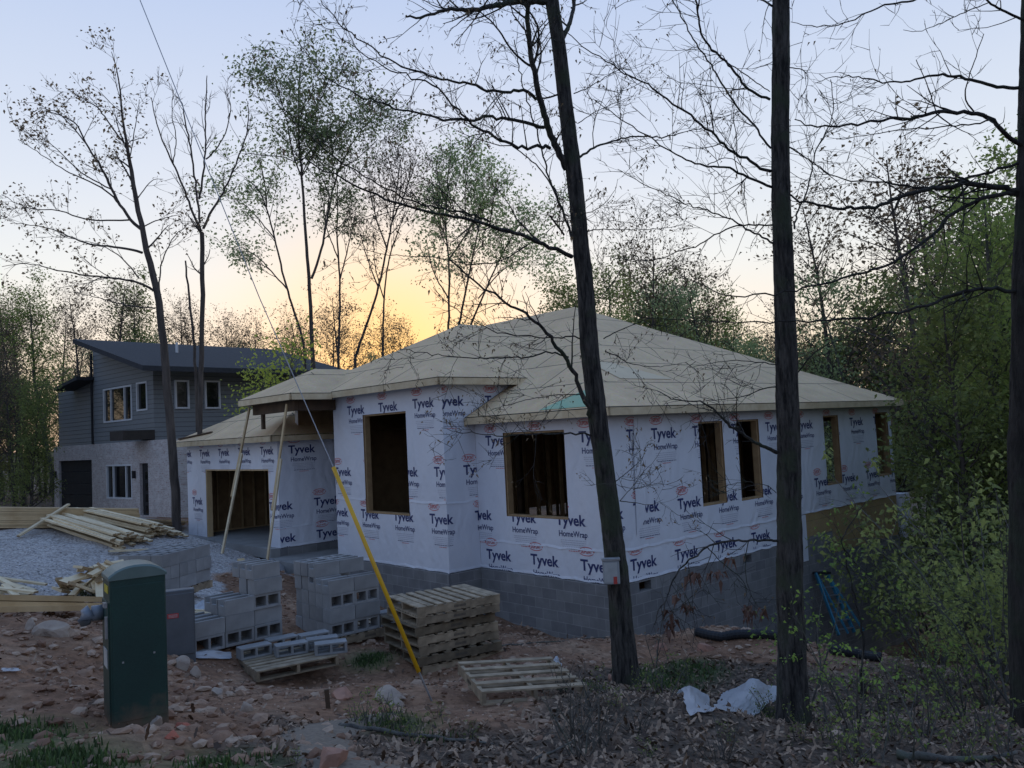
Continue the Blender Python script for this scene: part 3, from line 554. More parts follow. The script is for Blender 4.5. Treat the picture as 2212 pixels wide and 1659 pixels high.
mb=MB(); x=aS-.02; mb.tube([NH(x,bU-.07,z) for z in (zbt,tS-.2)],.05,8); npart(mb,'downspout',M['black'])
pv=(aR-3,3.5); zr_=lambda a:pL[1]+(pR[1]-pL[1])*(a-pL[0])/(pR[0]-pL[0]); mb=MB(); 
q=na(382,755,aR-2.2); mb.tube([NH(aR-2.2,q[0],zr_(aR-2.2)-.02),NH(aR-2.2,q[0],zr_(aR-2.2)+.45)],.06,10); npart(mb,'vent_pipe',M['white_vinyl'])
for px in (121.5,292): 
    q=nb(px,1025,0); mb=MB(); mb.hexa([NH(q[0]+i,b,q[1]+k) for k in (-.15,.15) for i,b in ((-.06,-.12),(.06,-.12),(.06,-.003),(-.06,-.003))]); npart(mb,'wall_lamp',M['black'])
# ------------------------------------------------------------ terrain
PX=[(0,1659,4.1),(500,1659,4.3),(1106,1659,5.0),(1650,1659,5.3),(2212,1659,5.8),(290,1560,5.2),(130,1450,7.0),(450,1480,7.3),(30,1350,9.2),(560,1482,8.3),(770,1462,8.4),
(550,1405,10.2),(790,1398,10.6),(890,1462,9.6),(803,1416,10.4),(1085,1436,10.2),(1042,1529,7.96),(931,1450,9.05),(1240,1513,8.0),(1350,1480,9.4),(1716,1555,8.0),(450,1302,13.3),(0,1275,12.4),(200,1290,12.2),(0,1185,16.5),(0,1125,24),(250,1125,26),
(330,1212,16.5),(480,1194,19.6),(350,1145,20.0),(405,1150,22.),(575,1242,16.8),(600,1300,14.5),(700,1290,16.5),(1560,1362,13.4),(1450,1378,13.2),(1660,1388,13.2),(1850,1436,13.6),(2000,1440,15.5),(1450,1475,10.),(1900,1565,7.9),(2150,1565,7.8),(1400,1565,7.3),(700,1600,5.6),(1180,1410,13.2),(1250,1440,11.),(370,1125,30),(120,1112,36)]
PW=[H(.2,0,-3.86),H(1.6,-.1,-3.9),H(3.7,-.1,-3.93),H(-4.4,-1.,-3.6),H(-2,-1.1,-3.75),H(4.3,.5,-4.3),H(4.2,4,-4.9),H(4.2,8,-5.8),H(4.2,12,-6.45),H(-5.6,-1.8,-3.3),H(-9.5,-1.9,-2.72),H(-6.2,-1.9,-3.0),H(-12.3,-1.9,-2.55),
H(6,15,-6.9),H(3,15,-6.6),H(-2,18,-5.5),H(8,10,-6.4),H(-20,4,-2.5),H(-3,4,-4),H(-8,12,-4),np.array([20,35,-9.]),np.array([35,25,-9.]),np.array([14,12,-5.2]),np.array([20,9,-4.6]),np.array([12,4,-3]),np.array([-30,60,-2.5]),np.array([-45,30,-1.5]),np.array([60,80,-7.]),np.array([0,110,-5.]),np.array([-80,100,-1.]),np.array([110,100,-5.]),
np.array([0,0,-1.62]),np.array([-6,0,-1.6]),np.array([5,0,-1.8]),np.array([0,-14,-1.5]),np.array([-20,-10,-1.3]),np.array([20,-10,-2.5]),np.array([-25,12,-1.4]),NH(-10,0,NO[2]),NH(-4,-2,NO[2]),NH(-5,10,NO[2]),NH(-14,5,NO[2]),np.array([200,200,-5.]),np.array([-200,200,1.]),np.array([-200,-100,0.]),np.array([200,-100,-5.])]
K=np.array([P(*q) for q in PX]+PW); KX=K[:,:2]; 
def _phi(r2): return np.where(r2>0,r2*np.log(r2+1e-12),0)
_NK=len(K); n=_NK; A=np.zeros((n+3,n+3)); A[:n,:n]=_phi(((KX[:,None]-KX[None])**2).sum(-1))+np.eye(n)*.6; A[:n,n]=1; A[:n,n+1:]=KX; A[n,:n]=1; A[n+1:,:n]=KX.T
TW=np.linalg.solve(A,np.concatenate([K[:,2],[0,0,0]]))
def _tps(x,y):
    r2=(x[...,None]-KX[:,0])**2+(y[...,None]-KX[:,1])**2; return _phi(r2)@TW[:_NK]+TW[_NK]+TW[_NK+1]*x+TW[_NK+2]*y
_rg=np.random.default_rng(3); _W=[(_rg.uniform(0,2*math.pi),_rg.uniform(0,6.28),k) for k in np.geomspace(.6,9,26)]
def rough(x,y):
    z=0
    for a,p,k in _W: z=z+np.sin((x*math.cos(a)+y*math.sin(a))*k+p+1.3*np.sin(y*k*.37+x*.21*k))*.034/k**.70
    return z
def hgt(x,y):
    x=np.asarray(x,float); y=np.asarray(y,float); r=np.hypot(x,y); f=np.clip(1.2-r/60,0,1)
    far=-4+.012*(r-60); t=np.clip((r-90)/60,0,1); z=_tps(x,y)
    return (z*(1-t)+np.clip(far,-6,4)*t)+rough(x,y)*(.5+.5*f)
def hz(x,y): return float(hgt(np.array([x]),np.array([y]))[0])
def G(px,py,lift=0):                      # where the sight line through a pixel meets the ground
    d=ray(px,py); ts=np.concatenate([np.arange(2.5,40,.12),np.arange(40,140,1.)]); X=d[0]*ts; Y=d[1]*ts; Z=d[2]*ts; h=hgt(X,Y); k=np.argmax(Z<h)
    if Z[k]>=h[k]: k=len(ts)-1
    a=ts[max(k-1,0)]; b=ts[k]
    for _ in range(12):
        m=(a+b)/2; a,b=(m,b) if d[2]*m>hz(d[0]*m,d[1]*m) else (a,m)
    return np.array([d[0]*b,d[1]*b,hz(d[0]*b,d[1]*b)+lift])
def axis(lo,hi,flo,fhi,st):
    core=list(np.arange(flo,fhi,st)); out=[]; x=fhi; s=st
    while x<hi: out.append(x); s*=1.13; x+=s
    out.append(hi); pre=[]; x=flo-st; s=st
    while x>lo: pre.append(x); s*=1.13; x-=s
    pre.append(lo); return np.array(pre[::-1]+core+out)
gx=axis(-900,900,-13,13,.085); gy=axis(-300,900,2.5,24,.085); GX,GY=np.meshgrid(gx,gy); GZ=np.concatenate([hgt(GX[i:i+20],GY[i:i+20]) for i in range(0,len(gy),20)])
nx_,ny_=len(gx),len(gy); idx=np.arange(nx_*ny_).reshape(ny_,nx_); Fq=np.stack([idx[:-1,:-1],idx[:-1,1:],idx[1:,1:],idx[1:,:-1]],-1).reshape(-1,4)
# zones: grey gravel drive on the left, leaf litter under the trees, red clay elsewhere
def poly_in(x,y,pts):
    ins=np.zeros(x.shape,bool); m=len(pts)
    for i in range(m):
        (x0,y0),(x1,y1)=pts[i],pts[(i+1)%m]; c=((y0>y)!=(y1>y))&(x<(x1-x0)*(y-y0)/(y1-y0+1e-9)+x0); ins^=c
    return ins
def smooth_mask(pts,wob=.35):
    ox=wob*np.sin(GX*1.9+GY*.7)+wob*.5*np.sin(GX*4.1-GY*3.3); oy=wob*np.cos(GY*1.7-GX*.9)+wob*.5*np.sin(GY*5.1+GX*2.2); acc=0
    for k in range(6): acc=acc+poly_in(GX+ox*(1+.12*k)+.07*k,GY+oy*(1-.1*k)-.07*k,pts)
    return acc/6.
gq=lambda L_: [tuple(G(*p)[:2]) for p in L_]
grav=[(-9,10.9),(-4.6,11.9),(-3.8,13.1)]+gq([(470,1255),(560,1235),(640,1245),(640,1205)])+[tuple(H(GA-.1,GB-.1,0)[:2]),tuple(H(GA-GW-1,GB+.3,0)[:2]),(-14,30),(-30,36),(-40,14)]
MG=smooth_mask(grav)
lit=gq([(560,1659),(700,1560),(900,1600),(1120,1580),(1230,1490),(1330,1450),(1480,1440),(1700,1440),(1830,1470),(2000,1450),(2200,1440)])+[(30,20),(30,-40),(-2,-40),(-1.4,3)]
ML=smooth_mask(lit,.25); _pm=gq([(860,1549),(760,1556),(700,1576),(672,1600),(705,1630),(760,1659),(850,1720)])
for _a,_b in zip(_pm[:-1],_pm[1:]):
    for _k in range(5): _c=(np.array(_a)*(5-_k)+np.array(_b)*_k)/5; ML=np.where(np.hypot(GX-_c[0],GY-_c[1])<.20,0.,ML)
far=np.hypot(GX,GY-14)>26; ML=np.where(far&(MG<.5),1.,ML)
green=np.zeros_like(MG)
for px,py,r in ((30,1600,.5),(120,1640,.45),(200,1650,.3),(480,1650,.35),(280,1225,.0),(230,1290,.4),(800,1420,.35),(1430,1480,.5),(1500,1440,.4),(1250,1480,.3),(850,1560,.35)):
    if r: c=G(px,py); green=np.maximum(green,np.clip(1.4-np.hypot(GX-c[0],GY-c[1])/r,0,1))
np_path=gq([(640,1580),(700,1620),(760,1659),(850,1659),(820,1610),(740,1570),(690,1555)])
t=NT('ground'); 
def attr(nm): a=t.new('ShaderNodeAttribute'); a.attribute_name=nm; return a.outputs['Fac']
n1=t.noise(1.1,6,.6); n2=t.noise(13,5,.7); v=t.new('ShaderNodeTexVoronoi',_Scale=9.); t.l.new(t.c.outputs['Object'],v.inputs[0]); v2=t.new('ShaderNodeTexVoronoi',_Scale=28.); t.l.new(t.c.outputs['Object'],v2.inputs[0])
clay=t.ramp(n1,[(.3,(.18,.095,.055)),(.5,(.28,.155,.09)),(.68,(.37,.24,.155))]); clay=t.mix(.5,clay,t.ramp(v.outputs['Color'],[(.2,(.55,.5,.46)),(.8,(1.15,1.12,1.1))]),'MULTIPLY'); clay=t.mix(.7,clay,t.ramp(n2,[(.35,(.5,.48,.46)),(.65,(1.1,1.1,1.1))]),'MULTIPLY')
gravel=t.ramp(v2.outputs['Color'],[(.1,(.24,.22,.20)),(.5,(.42,.385,.36)),(.9,(.56,.53,.50))]); gravel=t.mix(.6,gravel,t.ramp(n1,[(.3,(.66,.64,.63)),(.6,(1,1,1))]),'MULTIPLY')
litc=t.ramp(n2,[(.3,(.035,.026,.02)),(.5,(.10,.07,.05)),(.7,(.24,.17,.125))]); litc=t.mix(.6,litc,t.ramp(n1,[(.35,(.5,.5,.45)),(.65,(1,1,1))]),'MULTIPLY')
gr=t.ramp(n2,[(.3,(.03,.05,.015)),(.7,(.09,.14,.04))])
o=t.mix(attr('gravel'),clay,gravel); o=t.mix(attr('litter'),o,litc); o=t.mix(attr('green'),o,gr); t.col(o); t.rough(.97)
t.bump(t.mix(.5,v.outputs['Distance'],n2),.8,.05); M['ground']=t.m
grd=npmesh('ground',np.stack([GX,GY,GZ],-1).reshape(-1,3),Fq,M['ground'],smooth=True,cols={'gravel':MG.ravel(),'litter':ML.ravel(),'green':green.ravel()*.8}); tag(grd,kind='structure')
def mask_at(x,y,Mk):
    i=np.clip(np.searchsorted(gx,x)-1,0,nx_-1); j=np.clip(np.searchsorted(gy,y)-1,0,ny_-1); return Mk[j,i]
# path of pale stone dust curling out of the bottom edge
mid=[G(*p) for p in ((860,1549),(760,1556),(700,1576),(672,1600),(705,1630),(760,1659),(850,1720))]
def path_strip(mid,w0):
    mb=MB(); 
    for _ in range(2): mid=[mid[0]]+[q for a,b in zip(mid[:-1],mid[1:]) for q in (a*.75+b*.25,a*.25+b*.75)]+[mid[-1]]
    rows=[]
    for i,p in enumerate(mid):
        tt=mid[min(i+1,len(mid)-1)]-mid[max(i-1,0)]; s=np.array([-tt[1],tt[0],0]); s/=np.linalg.norm(s)+1e-9
        w=w0*(.35+.65*min(1,i/8)); rows.append([np.array([*(p+s*w*k)[:2],hz(*(p+s*w*k)[:2])+.028-.03*abs(k)]) for k in (-1,-.5,0,.5,1)])
    for r0,r1 in zip(rows[:-1],rows[1:]):
        for k in range(4): mb.face([r0[k],r0[k+1],r1[k+1],r1[k]])
    return mb
o=path_strip(mid,.26).build('path',basic('path_dust',(.25,.20,.155),(.15,.12,.09),30,.95,.5,60),smooth=True); tag(o,kind='structure')
# ------------------------------------------------------------ loose stone and fallen leaves: nobody could count them
def ico():
    import bmesh; bm=bmesh.new(); bmesh.ops.create_icosphere(bm,subdivisions=1,radius=1); V=np.array([v.co[:] for v in bm.verts]); Fc=np.array([[v.index for v in f.verts] for f in bm.faces]); bm.free(); return V,Fc
IV,IF=ico()
def stones(name,pts,sizes,mat,seed,squash=.55,kind='stuff'):
    rg=np.random.default_rng(seed); k=len(pts); dirs=rg.normal(size=(k,3,3)); q,_=np.linalg.qr(dirs); sc=rg.uniform(.55,1.25,(k,1,3))
    V=IV[None]*(1+rg.uniform(-.22,.22,(k,len(IV),1))); V=V*sc; V=np.einsum('kij,kvj->kvi',q,V); V=V*sizes[:,None,None]; V[:,:,2]*=squash; V=V+pts[:,None,:]
    Fc=(IF[None]+np.arange(k)[:,None,None]*len(IV)).reshape(-1,3); o=npmesh(name,V.reshape(-1,3),Fc,mat); return tag(o,kind=kind)
def leafrnd(name,c1_,c2_,c3_,rough=.95):
    t=NT(name); ge=t.new('ShaderNodeNewGeometry'); o=t.ramp(ge.outputs['Random Per Island'],[(0,c1_),(.5,c2_),(1,c3_)]); n=t.noise(25,4); t.col(t.mix(.6,o,t.ramp(n,[(.3,(.6,.58,.56)),(.7,(1.1,1.1,1.1))]),'MULTIPLY')); t.rough(rough); t.bump(n,.4,.01); return t.m
M['stone']=leafrnd('stone',(.19,.10,.062),(.31,.19,.125),(.44,.32,.235)); M['gravel']=leafrnd('gravel_stone',(.22,.21,.21),(.40,.38,.39),(.62,.60,.60))
N0=90000; ux=rng.uniform(-12,14,N0); uy=2.8+rng.random(N0)**1.35*19
def onground(x,y,lift=0): return np.stack([x,y,hgt(x,y)+lift],-1)
def inhouse(x,y):
    d=np.stack([x-HO[0],y-HO[1]],-1); a=d@HU[:2]; b=d@HV[:2]; return ((a>-HC)&(a<HE+.1)&(b>-.1)&(b<14))|((a>-4.5)&(a<.1)&(b>-.95)&(b<3))|((a<GA+.1)&(a>GA-GW-.1)&(b>GB)&(b<8))
mg=mask_at(ux,uy,MG); ml=mask_at(ux,uy,ML); patch=(np.sin(ux*1.3+uy*.8)+np.sin(uy*2.1-ux*.7)+np.sin(ux*3.1+uy*2.7)*.6)
ok=(mg<.4)&(rng.random(N0)<np.where(ml>.5,.08,.62+.2*np.clip(patch,-1,1)))&~inhouse(ux,uy)
p=onground(ux[ok],uy[ok]); sz=.010+.055*rng.random(len(p))**5*(1+.3*np.clip(patch[ok],-1,1)); p[:,2]+=sz*.2
stones('rubble',p,sz,M['stone'],11)
ok=(mg>.3)&~inhouse(ux,uy); p=onground(ux[ok],uy[ok]); sz=.01+.02*rng.random(len(p))**2; stones('gravel',p,sz,M['gravel'],12)
# oak leaves lying on the ground
def leaves_flat(name,pts,size,mat,seed,tilt=.5,kind='stuff'):
    rg=np.random.default_rng(seed); k=len(pts); a=rg.uniform(0,6.28,k); s=size*rg.uniform(.6,1.3,k)
    T=np.array([[-1,0,0],[-.35,.42,.12],[.1,.28,.05],[.45,.45,.16],[1,.05,.22],[.4,-.42,.15],[.1,-.26,.05],[-.4,-.4,.12]]); V=T[None]*s[:,None,None]
    ca,sa=np.cos(a)[:,None],np.sin(a)[:,None]; X=V[:,:,0]*ca-V[:,:,1]*sa; Y=V[:,:,0]*sa+V[:,:,1]*ca; tx=rg.normal(0,tilt,(k,1)); ty=rg.normal(0,tilt,(k,1)); Z=V[:,:,2]*rg.choice([-1,1],(k,1))*rg.uniform(.3,1.8,(k,1))+X*tx+Y*ty
    Z=Z-Z.min(1,keepdims=True)*.8; W3=np.stack([X,Y,Z],-1)+pts[:,None,:]; f=np.array([[0,1,2,7],[7,2,6,6]]); 
    Fc=np.concatenate([np.array([[0,1,6,7],[1,2,5,6],[2,3,4,5]])[None]+np.arange(k)[:,None,None]*8]).reshape(-1,4)
    o=npmesh(name,W3.reshape(-1,3),Fc,mat); return tag(o,kind=kind) if kind else o
M['litter']=leafrnd('litter_leaf',(.06,.036,.024),(.18,.115,.075),(.42,.30,.21),.8)
N1=80000; ux=rng.uniform(-2.2,14,N1); uy=2.8+rng.random(N1)**1.3*14; ml=mask_at(ux,uy,ML); ok=(rng.random(N1)<ml*.85+.03)&~inhouse(ux,uy); leaves_flat('leaf_litter',onground(ux[ok],uy[ok],.003),.031,M['litter'],13)
N2=9000; ux=rng.uniform(-6,9,N2); uy=rng.uniform(4,16,N2); ok=(mask_at(ux,uy,MG)<.3)&~inhouse(ux,uy); ok&=rng.random(N2)<.3; leaves_flat('leaf_litter',onground(ux[ok],uy[ok],.01),.03,M['litter'],14)
# grass and weeds
def blades(name,pts,h,mat,seed,w=.006,lean=.5,kind='stuff'):
    rg=np.random.default_rng(seed); k=len(pts); a=rg.uniform(0,6.28,k); hh=h*rg.uniform(.4,1.2,k); lx=np.cos(a)*lean*hh*rg.uniform(.1,1,k); ly=np.sin(a)*lean*hh*rg.uniform(.1,1,k); b=rg.uniform(0,6.28,k); wx,wy=np.cos(b)*w,np.sin(b)*w
    z=np.zeros(k); V=np.stack([np.stack([-wx,-wy,z],-1),np.stack([wx,wy,z],-1),np.stack([lx*.4+wx*.7,ly*.4+wy*.7,hh*.6],-1),np.stack([lx*.4-wx*.7,ly*.4-wy*.7,hh*.6],-1),np.stack([lx,ly,hh],-1)],1)+pts[:,None,:]
    Fc=(np.array([[0,1,2,3],[3,2,4,4]])[None]+np.arange(k)[:,None,None]*5).reshape(-1,4); q=np.array([[0,1,2],[0,2,3],[3,2,4]]); Fc=(q[None]+np.arange(k)[:,None,None]*5).reshape(-1,3)
    o=npmesh(name,V.reshape(-1,3),Fc,mat); return tag(o,kind=kind)
M['grass']=leafrnd('grass_blade',(.03,.055,.016),(.06,.11,.028),(.11,.18,.045),.8)
pts=[]
for px,py,r,k in ((25,1590,.30,420),(120,1640,.30,380),(200,1655,.2,120),(470,1655,.2,160),(560,1640,.15,30),(245,1292,.5,700),(330,1290,.4,500),(800,1425,.22,500),(850,1560,.3,260),(1430,1480,.5,700),(1500,1445,.35,400),(1250,1485,.25,150),(930,1600,.2,100),(1640,1540,.3,260)):
    c=G(px,py); q=rng.normal(0,r*.5,(k,2)); pts.append(onground(c[0]+q[:,0],c[1]+q[:,1]))
blades('grass',np.concatenate(pts),.055,M['grass'],15)
# ------------------------------------------------------------ concrete blocks
def block_mesh(name,notch=False):
    mb=MB(); L_,W_2,Hh=.397,.194,.194; t=.032; xs=[0,t,.5*L_-t/2,.5*L_+t/2,L_-t,L_]; ys=[0,t,W_2-t,W_2]
    for i in range(5):
        for j in range(3):
            if i in (1,3) and j==1: continue
            web=notch and i in (0,2,4) and j==1; z1=Hh*.62 if web else Hh
            a,b,c,d=xs[i],xs[i+1],ys[j],ys[j+1]; hole=lambda p,q: p in (1,3) and q==1
            mb.face([(a,c,z1),(b,c,z1),(b,d,z1),(a,d,z1)]); mb.face([(a,d,0),(b,d,0),(b,c,0),(a,c,0)])
            zl=lambda p,q: 0 if (p<0 or p>4 or q<0 or q>2 or hole(p,q)) else (Hh*.62 if (notch and p in (0,2,4) and q==1) else Hh)
            for (p,q,e) in ((i-1,j,[(a,d),(a,c)]),(i+1,j,[(b,c),(b,d)]),(i,j-1,[(a,c),(b,c)]),(i,j+1,[(b,d),(a,d)])):
                z0=zl(p,q)
                if z0<z1: mb.face([(*e[0],z0),(*e[1],z0),(*e[1],z1),(*e[0],z1)])
    me=bpy.data.meshes.new(name); me.from_pydata(mb.v,[],mb.f); me.materials.append(M['block']); 
    import bmesh; bm=bmesh.new(); bm.from_mesh(me); bmesh.ops.remove_doubles(bm,verts=bm.verts,dist=1e-5); bmesh.ops.bevel(bm,geom=[e for e in bm.edges if len(e.link_faces)==2 and e.calc_face_angle(0)>1],offset=.003,segments=1,affect='EDGES'); bm.to_mesh(me); bm.free()
    return me
BM0=block_mesh('block_mesh'); BM1=block_mesh('notched_block_mesh',True)
def place(me,name,mat4,label,cat,group=None):
    o=bpy.data.objects.new(name,me); link(o); o.matrix_world=mat4; return tag(o,label,cat,group)
def TRS(p,yaw=0,pitch=0,roll=0): return Matrix.Translation(Vector(p))@Matrix.Rotation(yaw,4,'Z')@Matrix.Rotation(pitch,4,'Y')@Matrix.Rotation(roll,4,'X')
def block(base,yaw,x,y,z,label,group,lay=0,notch=False):     # lay=1: cores point to -y
    jx=R.uniform(-.006,.006); m=TRS(base,yaw+R.uniform(-.015,.015))@Matrix.Translation((x+jx,y+jx,z))
    if lay==1: m=m@Matrix.Translation((0,0,.194))@Matrix.Rotation(-math.pi/2,4,'X')
    if lay==2: m=m@Matrix.Translation((.194,0,0))@Matrix.Rotation(math.pi/2,4,'Z')      # turned a quarter
    place(BM1 if notch else BM0,'concrete_block',m,label,'concrete block',group)
bp=.2
base=G(420,1412); yw=-.03; rt=G(650,1400); yw=math.atan2(rt[1]-base[1],rt[0]-base[0])
for ci,(nc,lab) in enumerate(((2,'grey hollow block in the two-high left end of the front block row'),(3,'grey hollow block in the three-high middle column of the front block row'),(5,'grey hollow block in the five-high column left of the big block stack'))):
    for c in range(nc):
        holes=(c==0) or (ci==2 and c==2)
        for dpt in range(3):
            if dpt==2 and c<nc-1: continue
            block(base,yw,ci*.405+(.01 if c%2 else 0),dpt*bp,c*.196-.02,lab,'blocks of the front row',lay=1 if holes else 0,notch=(c==nc-1))
base=G(718,1401); rt=G(800,1391); yw=math.radians(42)
pal_yaw=yw
for c in range(5):
    for i in range(2):
        for j in range(5):
            if c==4 and j<2: continue
            if c<4 and i==1 and 0<j<4: continue
            if c<4 and 0<j<4 and i==0 and False: continue
            lab='grey hollow block in the big five-high stack between the block row and the pallets'
            block(base,yw,i*.40-.02,j*.2,.13+c*.196,lab,'blocks of the big stack',lay=1 if c in (0,2) and j==0 else 0,notch=(c in (3,4) and (j<3)))
block(base,yw,.80,.02,.13,'grey hollow block at the foot of the big block stack nearest the pallet pile',None,lay=1)
base2=G(352,1303); rt=G(490,1300); yw2=math.atan2(rt[1]-base2[1],rt[0]-base2[0])
for c in range(3):
    for i in range(3):
        for j in range(4):
            if c<2 and 0<j<3 and i<2: continue
            if c==1:
                for h in (0,1): block(base2,yw2,i*.4+h*.2,j*.4,.13+c*.196,'grey hollow block in the three-high stack behind the green cabinet','blocks of the stack behind the cabinet',lay=2) if j<2 else None
            else: block(base2,yw2,i*.4,j*.2,.13+c*.196,'grey hollow block in the three-high stack behind the green cabinet','blocks of the stack behind the cabinet')
# ------------------------------------------------------------ pallets
def pallet(label,group=None,mat='pallet',up=7,dn=4):
    r=empty('pallet',(0,0,0),0,label,'pallet',group); Lx,Ly=1.22,1.02; m=M[mat]
    for k,y in enumerate((0,Ly/2-.019,Ly-.038)):
        mb=MB(); z0,z1=.017,.105
        if k==1: mb.box((0.002,y,z0),(Lx-.002,y+.038,z1))
        else:      # notched outer stringers
            pts=[(.002,z0),(Lx-.002,z0),(Lx-.002,z1),(.002,z1)]
            mb.face([(x,y,z) for x,z in pts]); mb.face([(x,y+.038,z) for x,z in pts][::-1])
            for (x0,a),(x1,b) in zip(pts,pts[1:]+pts[:1]): mb.face([(x1,y,b),(x0,y,a),(x0,y+.038,a),(x1,y+.038,b)])
            for i in range(9): # stencilled mark on the stringer
                yy=y-.0015 if k==0 else y+.0395; x=.52+i*.020; mb.face([(x,yy,z0+.03),(x+.012,yy,z0+.03),(x+.014,yy,z0+.06),(x+.004,yy,z0+.06)],1)
        mb.build('stringer',[m,M['ink_dark']],r)
    for nm,n_,z in (('top_deck',up,.1055),('bottom_deck',dn,0)):
        mb=MB(); 
        for i in range(n_):
            w=.125 if i in (0,n_-1) else .088; x=(Lx-w)*i/(n_-1); jz=R.uniform(0,.004); mb.box((x,R.uniform(-.008,.004),z+jz),(x+w,Ly+R.uniform(-.004,.008),z+jz+.016))
        mb.build(nm,m,r)
    return r
M['ink_dark']=basic('ink_dark',(.05,.045,.04),(.08,.07,.06),9,.9)
PA=pallet('weathered pallet at the bottom of the pile of seven pallets','stacked pallets',up=9); PB=pallet('x','stacked pallets','pallet_dark')
near=G(909,1461); rt=G(1090,1434); yw=math.radians(33)
names=['weathered pallet lowest in the pile of pallets behind the yellow guard','weathered pallet second from the ground in the pallet pile','weathered pallet third from the ground in the pallet pile','weathered pallet in the middle of the pallet pile','weathered pallet third from the top of the pallet pile','weathered pallet second from the top of the pallet pile','pale sun-bleached pallet on the very top of the pallet pile']
for k in range(7):
    src=PA if k in (0,2,3,5,6) else PB; o=src if k in (0,1) else copy_tree(src); o['label']=names[k]; a=yw+R.uniform(-.05,.05)*(1 if k else 0); off=R.uniform(-.05,.05) if k<6 else .0
    q=near+np.array([math.cos(yw),math.sin(yw),0])*off; o.location=(q[0],q[1],near[2]-.01+k*.1255); o.rotation_euler=(R.uniform(-.008,.008),R.uniform(-.008,.008),a)
o=copy_tree(PA); o['label']='empty pallet lying flat on the dirt in front of the pallet pile'; del o['group']
A_=G(1042,1529); B_=G(931,1449); C_=G(1249,1514); v=B_-A_; yw3=math.atan2(v[1],v[0]); o.location=(A_[0],A_[1],A_[2]+.02); o.rotation_euler=(.06,.03,yw3)
# turned over: fewer, wider-spaced boards on top
for ch in list(o.children):
    if ch.name.startswith(('top_deck','bottom_deck')): bpy.data.objects.remove(ch)
mb=MB()
for x in (0,.27,.55,.82,1.10): mb.box((x,-1.02,.1055),(x+.10,0.005,.122))
mb.build('top_deck',M['pallet'],o); mb=MB()
for x in (0,.55,1.10): mb.box((x,-1.02,0.0),(x+.10,0.005,.016))
mb.build('bottom_deck',M['pallet'],o)
for ch in o.children:
    if ch.name.startswith('stringer'): ch.location=(0,-1.02,0)
o=copy_tree(PA); o['label']='pallet on the ground with loose grey blocks lying on it'; del o['group']
A_=G(549,1479); B_=G(768,1464); v=B_-A_; yw4=math.atan2(v[1],v[0]); o.location=(*A_[:2],A_[2]+.02); o.rotation_euler=(0,0,yw4+.0)
o.rotation_euler=(0,0,yw4+math.pi/2); o.location=(*(A_[:2]+np.array([math.cos(yw4),math.sin(yw4)])*1.05),A_[2]+.02)
for b_,y_,lb in ((base,pal_yaw,'pallet under the big block stack'),(base2,yw2,'pallet under the block stack behind the green cabinet')):
    o=copy_tree(PA); o['label']=lb; del o['group']; o.location=(b_[0],b_[1],b_[2]-.0); o.rotation_euler=(0,0,y_)
zt_=A_[2]+.146
labs=['grey block lying on its side at the left back of the low pallet','grey block lying on its side in the middle of the low pallet','grey block lying flat at the back of the low pallet','grey block lying flat at the back right of the low pallet','grey block lying flat at the right edge of the low pallet','grey block lying flat at the near right corner of the low pallet']
for (u_,w_,rr,z_),lb in zip(((.02,.62,.06,0),(.40,.42,-.12,0),(.42,.80,.05,0),(.82,.72,.0,0),(.80,.44,-.25,0),(.80,.14,-.28,0)),labs):
    q=A_+np.array([math.cos(yw4),math.sin(yw4),0])*u_+np.array([-math.sin(yw4),math.cos(yw4),0])*w_; m=TRS((q[0],q[1],zt_+z_),yw4+rr)@Matrix.Translation((0,0,.194))@Matrix.Rotation(-math.pi/2,4,'X')@Matrix.Diagonal((1,1,.7,1))
    m=TRS((q[0],q[1],zt_+z_),yw4+rr)@Matrix.Diagonal((1,1,.72,1))@Matrix.Translation((0,0,.194))@Matrix.Rotation(-math.pi/2,4,'X')
    place(BM0,'concrete_block',m,lb,'concrete block')
# ------------------------------------------------------------ green utility cabinet
q=G(296,1558); gz=q[2]; r=empty('utility_cabinet',q,.59,'tall dark green metal utility cabinet with rounded lid of a paler green for reflected sky in the left foreground','cabinet')
t=NT('cabinet_green'); n1=t.noise(2.6,4); n2=t.noise(60,3); o_=t.ramp(n1,[(.35,(.012,.040,.036)),(.60,(.014,.050,.042)),(.66,(.010,.075,.048))]); o_=t.mix(.5,o_,t.ramp(n2,[(.3,(.75,.75,.75)),(.7,(1.15,1.15,1.15))]),'MULTIPLY'); sz_=t.new('ShaderNodeSeparateXYZ'); t.l.new(t.c.outputs['Object'],sz_.inputs[0]); nz_=t.noise(9,4); ad=t.new('ShaderNodeMath',operation='MULTIPLY_ADD',_1=.35); t.l.new(nz_,ad.inputs[0]); t.l.new(sz_.outputs[2],ad.inputs[2])
o_=t.mix(t.ramp(ad.outputs[0],[(.20,(.75,.75,.75)),(.36,(0,0,0))]),o_,(.17,.11,.075)); sc_=t.noise(30,2,.4,sc3=(1,1,.06)); o_=t.mix(t.ramp(sc_,[(.68,(0,0,0)),(.72,(.25,.25,.25))]),o_,(.12,.15,.14)); t.col(o_); t.rough(.42); t.bump(n2,.12,.004); M['cabinet']=t.m
M['lid']=basic('lid',(.13,.18,.17),(.09,.135,.125),5,.38,.1,70)  # lid paler than the body: sky reflection put into its green
w2,d2,hc=.172,.16,.985
def rbox(hw,hd,z0,z1,rad=.02,dome=0,n=12):
    mb=MB(); prof=[(-hw+rad*(1-math.cos(a)),0) for a in ()]
    ring=[]
    for cx,cy,a0 in ((hw-rad,hd-rad,0),(-hw+rad,hd-rad,90),(-hw+rad,-hd+rad,180),(hw-rad,-hd+rad,270)):
        for k in range(4): a=math.radians(a0+30*k); ring.append((cx+rad*math.cos(a),cy+rad*math.sin(a)))
    return mb,ring
